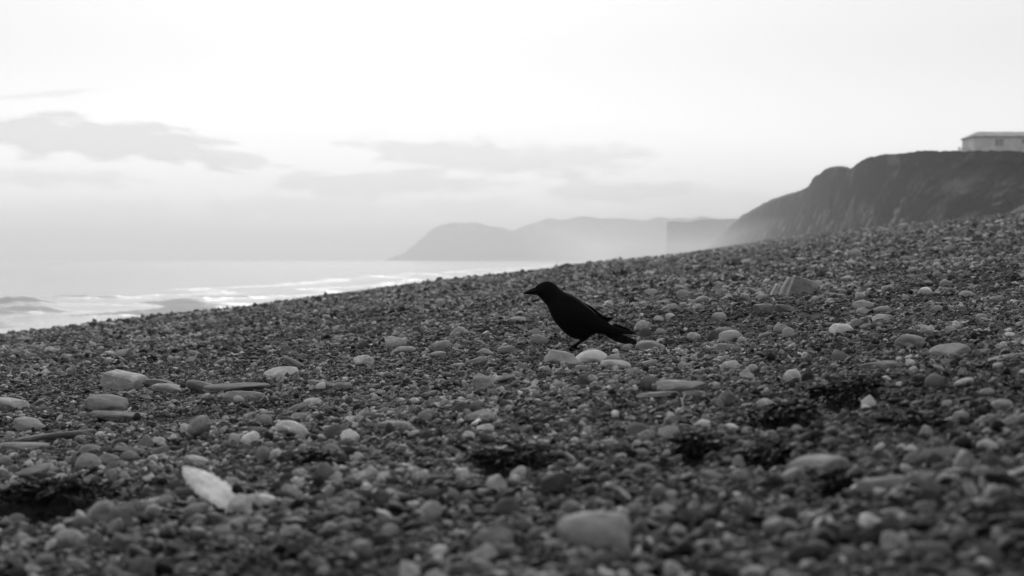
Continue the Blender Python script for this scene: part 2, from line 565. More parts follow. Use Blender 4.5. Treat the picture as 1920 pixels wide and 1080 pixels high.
def build_cliff():
    top = ((3300, 215, 66), (2700, 235, 84), (2300, 258, 105), (2100, 270, 130), (1920, 285, 172), (1860, 282, 195), (1800, 282, 222), (1740, 283, 255), (1690, 287, 295), (1650, 291, 340),
           (1625, 297, 372), (1606, 309, 402), (1592, 319, 425), (1580, 315, 450), (1568, 313, 480), (1550, 317, 520), (1536, 325, 560), (1524, 335, 600), (1515, 350, 640), (1500, 358, 690), (1470, 371, 780),
           (1450, 378, 850), (1432, 387, 940), (1410, 400, 1060), (1390, 413, 1200), (1368, 434, 1400), (1345, 458, 1650), (1325, 478, 1800))
    toe = ((3300, 330, 56), (2700, 360, 70), (2300, 390, 86), (2100, 402, 106), (1920, 412, 138), (1860, 415, 158), (1800, 418, 182), (1740, 422, 212), (1690, 426, 250), (1650, 430, 290),
           (1625, 432, 320), (1606, 434, 346), (1590, 436, 368), (1576, 438, 392), (1562, 439, 420), (1543, 441, 456), (1526, 443, 492), (1510, 445, 528), (1497, 447, 566), (1480, 449, 614), (1455, 453, 700),
           (1440, 455, 768), (1424, 458, 852), (1404, 461, 970), (1386, 464, 1100), (1366, 468, 1290), (1344, 473, 1530), (1324, 484, 1700))
    n = 520
    kt, kb = [], []
    top, toe = np.array(top, float), np.array(toe, float)
    m = len(top)
    q = np.linspace(0, m - 1, n)
    T = np.stack([np.interp(q, np.arange(m), top[:, i]) for i in range(3)], 1)
    B = np.stack([np.interp(q, np.arange(m), toe[:, i]) for i in range(3)], 1)
    for i in range(n):
        T[i, 1] += 2.2 * mnoise.fractal(Vector((T[i, 0] * 0.07, 1.5, 0.2)), 0.7, 2.2, 4) + 1.2 * mnoise.noise(Vector((T[i, 0] * 0.35, 5.5, 0.2)))
    NF, NP = 64, 22
    V, UV = [], []
    run = 0.0
    prev = None
    for i in range(n):
        p1 = at_depth(T[i, 0], T[i, 1], T[i, 2])
        p0 = at_depth(B[i, 0], B[i, 1], B[i, 2])
        p0.z -= 1.5
        if prev is not None:
            run += (Vector((p0.x, p0.y)) - prev).length
        prev = Vector((p0.x, p0.y))
        sc = min(p1.z - p0.z, 30) / 14.0
        out = Vector((p0.x - p1.x, p0.y - p1.y, 0))
        out = out.normalized() if out.length > 1e-6 else Vector((0, -1, 0))
        for r in range(NF):
            s = r / (NF - 1)                        # 0 toe .. 1 top
            hz = s
            # concave foot, steep middle, rounded brow
            fwd = (1 - s) ** 1.35
            p = p1.lerp(p0, fwd)
            p.z = p0.z + (p1.z - p0.z) * (0.30 * s + 0.70 * (s ** 1.15 if s < 1 else 1))
            if s == 1.0:
                p.z += (0.10 if B[i, 2] < 400 else 0.28) * sc * mnoise.fractal(Vector((run * 0.25, 2.0, 9.0)), 0.9, 2.1, 4)
            w = math.sin(math.pi * s) ** 0.7 if 0 < s < 1 else 0
            a = mnoise.fractal(Vector((run * 0.03, s * 1.6 + 3.0, run * 0.01)), 0.9, 2.1, 5)
            g = mnoise.fractal(Vector((run * 0.05 - s * 1.6, s * 0.9, 7.7)), 0.8, 2.2, 4)
            gully = -abs(g)
            # the overhung step under the turf on the right
            near = max(0.0, min(1.0, (300 - B[i, 2]) / 150))
            ledge = -2.4 * near * math.exp(-((s - 0.80) / 0.07) ** 2)
            p += out * (w * sc * (2.6 * a + 4.0 * gully) + ledge * sc)
            p.z += w * sc * 0.5 * a
            V.append(p)
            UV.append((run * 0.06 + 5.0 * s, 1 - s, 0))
        back = -out
        for r in range(1, NP + 1):
            d = 1.5 * r ** 1.5
            p = p1 + back * d
            u = mnoise.fractal(Vector((p.x * 0.03, p.y * 0.03, 1.0)), 0.9, 2.0, 3)
            p.z = p1.z + 0.055 * min(d, 150) + 0.15 * u * min(1, d / 10) - 0.0 * d
            V.append(p)
            UV.append((run * 0.06 + 5.0, -0.05 * r, 0))
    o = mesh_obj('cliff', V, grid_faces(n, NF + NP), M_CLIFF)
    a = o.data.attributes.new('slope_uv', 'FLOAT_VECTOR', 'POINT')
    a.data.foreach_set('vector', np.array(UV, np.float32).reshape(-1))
    tag(o, 'dark slumped clay cliff with a turf top above the beach', None, None, 'structure')
    bm = bmesh.new()
    bm.from_mesh(o.data)
    bmesh.ops.recalc_face_normals(bm, faces=bm.faces)
    bm.to_mesh(o.data)
    bm.free()


build_cliff()


# ------------------------------------------------------------------ bungalow on the cliff top
def box(bm, c, s):
    r = bmesh.ops.create_cube(bm, size=1.0)
    for v in r['verts']:
        v.co = Vector((v.co.x * s[0] + c[0], v.co.y * s[1] + c[1], v.co.z * s[2] + c[2]))


def build_bungalow():
    Y = 300.0
    p = at_depth(1827, 284, Y)
    root = empty('bungalow', p)
    tag(root, 'pale low bungalow with a hipped roof on the cliff top', 'building')
    root.scale = (1.176, 1.176, 1.176)
    L, D, H = 15.0, 7.0, 2.35
    bm = bmesh.new()
    box(bm, (L / 2, D / 2, H / 2 - 1.0), (L, D, H + 2.0))
    bm_obj('wall', bm, M_WALL, root, False)
    e = 0.22
    z0, z1 = H, H + 0.86
    x0, x1, y0, y1 = -e, L + e, -e, D + e
    v = [(x0, y0, z0 + .003), (x1, y0, z0 + .003), (x1, y1, z0 + .003), (x0, y1, z0 + .003), (x0 + 1.55, D / 2, z1), (x1 - 1.55, D / 2, z1),
         (x0, y0, z0 - .15), (x1, y0, z0 - .15), (x1, y1, z0 - .15), (x0, y1, z0 - .15)]
    f = [(0, 1, 5, 4), (1, 2, 5), (2, 3, 4, 5), (3, 0, 4), (0, 6, 7, 1), (1, 7, 8, 2), (2, 8, 9, 3), (3, 9, 6, 0), (9, 8, 7, 6)]
    mesh_obj('roof', v, f, M_ROOF, root, False)
    for x, w in ((3.7, 1.3), (7.8, 1.6), (11.6, 1.6)):
        bm = bmesh.new()
        for c, s in (((0, 0, .55), (w, .08, .07)), ((0, 0, -.55), (w, .08, .07)), ((-w / 2, 0, 0), (.07, .08, 1.03)), ((w / 2, 0, 0), (.07, .08, 1.03)), ((0, 0, 0), (.05, .07, 1.03))):
            box(bm, c, s)
        wf = bm_obj('window', bm, M_WALL, root, False)
        wf.location = (x, -0.045, 1.35)
        bm = bmesh.new()
        box(bm, (0, 0.02, 0), (w - .08, .03, 1.02))
        bm_obj('pane', bm, M_GLASS, wf, False)
    w = at_depth(1868, 281, Y - 12)
    r2 = empty('garden_wall', w)
    tag(r2, 'pale low garden wall stepping up in front of the bungalow', 'wall')
    bm = bmesh.new()
    for k, (x, h) in enumerate(((0.9, 0.55), (2.7, 0.75), (4.5, 1.05), (6.3, 1.15))):
        box(bm, (x, 0.002 * k, h / 2 - 0.6), (1.8, 0.3, h + 1.2))
    bm_obj('masonry', bm, M_WALL, r2, False)
    bm = bmesh.new()
    for k, (x, h) in enumerate(((0.9, 0.55), (2.7, 0.75), (4.5, 1.05), (6.3, 1.15))):
        box(bm, (x, 0.002 * k, h + 0.035), (1.86, 0.38, 0.065))
    bm_obj('coping', bm, M_WALL, r2, False)
    g = at_depth(1797, 284, Y - 8)
    r3 = empty('fence', g)
    tag(r3, 'short pale board fence left of the bungalow', 'fence')
    for k in range(3):
        bm = bmesh.new()
        box(bm, (k * 0.95, 0, .2), (.1, .1, 1.3))
        bm_obj('post', bm, M_WALL, r3, False)
    for k in range(2):
        bm = bmesh.new()
        box(bm, (0.95, -0.075, .25 + k * .33), (2.1, .03, .2))
        bm_obj('rail', bm, M_WALL, r3, False)


build_bungalow()


# ------------------------------------------------------------------ the crow
def loft(rings, closed_ends=True):
    """rings: list of lists of Vectors, same count -> verts, faces"""
    n = len(rings[0])
    V = [p for r in rings for p in r]
    F = []
    for i in range(len(rings) - 1):
        for j in range(n):
            k = (j + 1) % n
            F.append((i * n + j, i * n + k, (i + 1) * n + k, (i + 1) * n + j))
    if closed_ends:
        F.append(tuple(reversed(range(n))))
        F.append(tuple(range((len(rings) - 1) * n, len(rings) * n)))
    return V, F


def fine(rows, n):
    """Catmull-Rom style resample of a list of number tuples"""
    a = np.array(rows, float)
    m = len(a)
    out = []
    for q in np.linspace(0, m - 1, n):
        i = min(int(q), m - 2)
        f = q - i
        p0, p1, p2, p3 = a[max(i - 1, 0)], a[i], a[i + 1], a[min(i + 2, m - 1)]
        out.append(0.5 * ((2 * p1) + (-p0 + p2) * f + (2 * p0 - 5 * p1 + 4 * p2 - p3) * f * f + (-p0 + 3 * p1 - 3 * p2 + p3) * f ** 3))
    return np.array(out)


def build_crow():
    hit = ground_hit(1062, 660)
    k = hit.y / FPX / 5.4
    root = empty('crow', (hit.x, hit.y, hit.z + 0.003))
    tag(root, 'black crow standing in profile on the shingle, facing the sea', 'bird')

    def P(zx, zy, y=0.0):                 # side-view drawing units -> metres in the crow's own frame
        return Vector(((zx - 650) * k, y * k, (866 - zy) * k))

    def ring(tx, ty, bx, by, hw, n=24, pw=0.92, y0=0.0):
        c = Vector(((tx + bx) / 2, (ty + by) / 2))
        up = Vector(((tx - bx) / 2, (ty - by) / 2))
        out = []
        for j in range(n):
            a = 2 * math.pi * j / n
            ca, sa = math.cos(a), math.sin(a)
            cc = math.copysign(abs(ca) ** pw, ca)
            ss = math.copysign(abs(sa) ** pw, sa)
            q = c + up * cc
            out.append(P(q.x, q.y, y0 + hw * ss))
        return out

    body = [(334, 226, 340, 286, 24), (348, 200, 350, 301, 42), (384, 175, 369, 310, 58), (430, 157, 390, 334, 70), (482, 158, 410, 357, 76), (534, 184, 428, 378, 80), (580, 232, 446, 396, 82), (630, 266, 461, 426, 94),
            (690, 290, 478, 468, 112), (750, 322, 502, 524, 132), (800, 356, 542, 584, 148), (850, 402, 594, 644, 158), (898, 444, 655, 702, 158), (948, 486, 728, 742, 146), (1002, 534, 806, 752, 125),
            (1060, 584, 875, 724, 96), (1112, 618, 952, 694, 72), (1160, 644, 1030, 702, 55), (1200, 668, 1090, 714, 40)]
    rings = [ring(*r) for r in fine(body, 64)]
    V, F = loft(rings)
    V = list(V)
    F = list(F)

    def tube(pts, n=10):                   # (zx, zy, y, radius)
        pts = fine(pts, max(6, len(pts) * 5))
        rr = []
        for i, p in enumerate(pts):
            c = P(p[0], p[1], p[2])
            a = P(*pts[max(i - 1, 0)][:3])
            b = P(*pts[min(i + 1, len(pts) - 1)][:3])
            d = (b - a).normalized()
            s1 = d.cross(Vector((0, 1, 0.01))).normalized()
            s2 = d.cross(s1)
            rr.append([c + (s1 * math.cos(2 * math.pi * j / n) + s2 * math.sin(2 * math.pi * j / n)) * p[3] * k for j in range(n)])
        v, f = loft(rr)
        o = len(V)
        V.extend(v)
        F.extend([tuple(o + i for i in q) for q in f])

    for y, ax, ay, jx, jy in ((-62, 796, 764, 672, 848), (62, 812, 758, 735, 832)):
        tube([(845, 660, y, 72), (828, 705, y, 58), (812, 738, y, 40), (ax + 4, ay - 6, y, 23), (ax, ay, y, 17)])       # feathered thigh
        tube([(ax, ay, y, 17), (ax * .6 + jx * .4, ay * .6 + jy * .4, y, 14.5), (jx + 10, jy - 8, y, 13), (jx, jy, y, 15)])   # tarsus
        for dx, dyy in ((-84, -34), (-92, 2), (-74, 40)):                                                                  # three front toes
            tube([(jx, jy + 2, y, 12), (jx + dx * .45, jy + 6, y + dyy * .5, 10.5), (jx + dx * .85, jy + 13, y + dyy * .9, 8.5), (jx + dx, jy + 20, y + dyy, 4)])
        tube([(jx, jy + 2, y, 12), (jx + 32, jy + 12, y + 6, 9.5), (jx + 58, jy + 19, y + 8, 4)])                          # hind toe
    o = mesh_obj('body', V, F, M_FEATHER, root)
    rm = o.modifiers.new('union', 'REMESH')
    rm.mode = 'VOXEL'
    rm.voxel_size = 0.0018
    rm.use_smooth_shade = True
    sm = o.modifiers.new('soften', 'SMOOTH')
    sm.iterations = 4

    # bill: upper and lower mandible meeting in a closed gape
    bill = [(214, 279, 214, 285, 3), (232, 265, 232, 290, 10), (260, 249, 260, 293, 16), (292, 233, 294, 295, 22), (322, 218, 326, 298, 29), (350, 204, 354, 299, 36), (374, 194, 378, 298, 38)]
    v, f = loft([ring(*r, n=18) for r in fine(bill, 26)])
    bo = mesh_obj('bill', v, f, M_BILL, root)
    v, f = loft([ring(*r, n=12) for r in fine([(238, 279, 238, 280.6, 10), (290, 268, 290, 270, 22.3), (345, 262, 345, 264, 34.5), (372, 266, 372, 268, 36.6)], 14)])
    mesh_obj('gape', v, f, M_FEATHER, bo)
    for s in (-1, 1):
        bm = bmesh.new()
        bmesh.ops.create_icosphere(bm, subdivisions=3, radius=12.5 * k)
        e = bm_obj('eye', bm, M_EYE, root)
        e.location = P(402, 228, s * 54)

    # folded wings: a shell of overlapping feathers hugging the flank
    stations = [(585, 296, 556, 410, 70), (620, 296, 572, 505, 112), (680, 312, 618, 572, 142), (750, 346, 690, 612, 158), (820, 398, 770, 632, 164), (890, 446, 856, 646, 156), (960, 500, 938, 664, 138), (1040, 556, 1020, 680, 112),
                (1110, 600, 1094, 690, 92), (1180, 632, 1168, 694, 74), (1250, 654, 1244, 694, 60), (1310, 672, 1306, 693, 52), (1352, 687, 1350, 693, 46)]
    st = fine(stations, 90)
    for side in (-1, 1):
        lift = 0 if side < 0 else 34
        V2, rr = [], []
        for i, (tx, ty, bx, by, hw) in enumerate(st):
            g = i / (len(st) - 1)
            ring_ = []
            n = 30
            for half in (0, 1):
                for j in range(n):
                    q = j / (n - 1)
                    if half:
                        q = 1 - q
                    x = tx + (bx - tx) * q
                    z = ty + (by - ty) * q
                    bul = math.sin(math.pi * (0.08 + 0.84 * q)) ** 0.8
                    # feather edges: narrow vanes running towards the wing tip
                    vane = 0.5 + 0.5 * math.sin(q * 34 * (0.35 + 0.65 * (1 - g)) + g * 6)
                    covert = 0.5 + 0.5 * math.sin(g * 46 + 2.5 * math.sin(q * 20))
                    dep = hw * (0.80 + 0.26 * bul) + (3.5 * vane if g > 0.35 else 2.5 * covert)
                    if half:
                        dep -= 16 * (1 - 0.5 * g)
                    lf = lift * min(1, max(0, (g - 0.12) / 0.3)) * (1 - max(0, g - 0.55) / 0.45 * 0.55)
                    xs = x - (230 * max(0, (g - 0.45) / 0.55) if side > 0 else 0)
                    zs = z - (150 * max(0, (g - 0.45) / 0.55) if side > 0 else 0)
                    ring_.append(P(xs + lf * 0.25, zs - lf, side * dep))
            rr.append(ring_)
        v, f = loft(rr)
        mesh_obj('wing', v, f, M_FEATHER, root)
    # tail: tented fan of feathers
    tails = []
    V, F = [], []
    for i in range(11):
        q = i / 10 * 2 - 1
        base = Vector((1040 + 10 * abs(q), 640 + 40 * abs(q)))
        tip = Vector((1362 - 34 * abs(q) ** 2, 790 - 12 * (1 - abs(q)) + 6 * abs(q)))
        rings = []
        for s in np.linspace(0, 1, 14):
            c = base.lerp(tip, s)
            w = 20 * (0.55 + 0.45 * math.sin(math.pi * min(1, s * 0.62 + 0.1))) * (1 if s < 0.86 else math.sqrt(max(0.02, 1 - ((s - 0.86) / 0.14) ** 2)))
            yc = q * (26 + 30 * s)
            rings.append([P(c.x + 2 * math.sin(a), c.y + 13 * math.sin(a) + abs(q) * 42 * math.sin(math.pi * min(1, s * 0.75 + 0.25)) - 8 + 5 * math.cos(a) * (1 if q > 0 else -1), yc + w * math.cos(a)) for a in np.linspace(0, 2 * math.pi, 11)[:-1]])
        v, f = loft(rings)
        o0 = len(V)
        V += v
        F += [tuple(o0 + j for j in t) for t in f]
    mesh_obj('tail', V, F, M_FEATHER, root)
    # loose flight-feather tips standing clear of the tail
    for (x0, z0, x1, z1, w, yy_) in ((1120, 604, 1292, 652, 13, -52), (1150, 622, 1352, 690, 12, -46), (1160, 650, 1306, 694, 11, -60), (1140, 600, 1252, 640, 11, 40)):
        rings = []
        for s in np.linspace(0, 1, 12):
            x, z = x0 + (x1 - x0) * s, z0 + (z1 - z0) * s - 5 * math.sin(math.pi * s)
            ww = w * (1 if s < 0.7 else math.sqrt(max(0.03, 1 - ((s - 0.7) / 0.3) ** 2)))
            rings.append([P(x + 0.3 * ww * math.sin(a), z + ww * math.sin(a), yy_ * (1 - 0.25 * s) + 4 * math.cos(a)) for a in np.linspace(0, 2 * math.pi, 9)[:-1]])
        v, f = loft(rings)
        mesh_obj('flight_feather', v, f, M_FEATHER, root)
    return root


build_crow()


# ------------------------------------------------------------------ stones
def lin(t):
    c = t / 255.0
    return c / 12.92 if c <= 0.04045 else ((c + 0.055) / 1.055) ** 2.4


TONE_GAIN = 2.25


def stone_mesh(name, seed, w, d, h, kind, sub):
    rng = random.Random(seed)
    bm = bmesh.new()
    bmesh.ops.create_icosphere(bm, subdivisions=sub, radius=1.0)
    off = Vector((rng.uniform(-50, 50), rng.uniform(-50, 50), rng.uniform(-50, 50)))
    e = {'r': 0.92, 'f': 0.74, 'l': 0.80, 'a': 0.62, 's': 0.22, 'w': 0.82, 'c': 0.85}[kind]
    amp = {'r': 0.13, 'f': 0.12, 'l': 0.14, 'a': 0.14, 's': 0.06, 'w': 0.15, 'c': 0.12}[kind]
    planes = []
    for _ in range({'r': 2, 'f': 4, 'l': 4, 'a': 11, 's': 3, 'w': 6, 'c': 2}[kind]):
        nrm = Vector((rng.gauss(0, 1), rng.gauss(0, 1), rng.gauss(0, 0.7))).normalized()
        planes.append((nrm, rng.uniform(0.66, 0.9) if kind != 'r' else rng.uniform(0.82, 0.95)))
    if kind == 's':
        planes = [(a_, 1.25) for a_, b_ in planes]
    skew = rng.uniform(-0.22, 0.22) if kind != 's' else 0
    taper = rng.uniform(-0.25, 0.25) if kind != 's' else 0.04
    for v in bm.verts:
        p = v.co.normalized()
        nz = 1 + amp * mnoise.noise(p * 1.1 + off) * 1.6 + amp * 0.45 * mnoise.noise(p * 2.7 + off)
        q = Vector([math.copysign(abs(c) ** e, c) for c in p]) * nz
        for nrm, dd in planes:
            s = q.dot(nrm) - dd
            if s > 0:
                q -= nrm * s * 0.93
        q += p * 0.018 * mnoise.noise(p * 7 + off)
        q.z += skew * q.x * 0.5
        q.z *= 1 + taper * q.x
        q.y *= 1 + taper * 0.6 * q.x
        if kind == 'w':
            q.z *= 0.62 + 0.38 * (1 - abs(q.x)) + (0.25 if q.z > 0 else 0) * (1 - abs(q.x))
        if kind == 'c':
            q.z += 0.9 * (1 - q.x * q.x) - 0.45
        v.co = q
    lo = [min(v.co[i] for v in bm.verts) for i in range(3)]
    hi = [max(v.co[i] for v in bm.verts) for i in range(3)]
    for v in bm.verts:
        for i, s in enumerate((w, d, h)):
            v.co[i] = ((v.co[i] - lo[i]) / (hi[i] - lo[i]) - 0.5) * s
    me = bpy.data.meshes.new(name)
    bm.to_mesh(me)
    bm.free()
    me.polygons.foreach_set('use_smooth', [True] * len(me.polygons))
    me.materials.append(M_STONE)
    return me


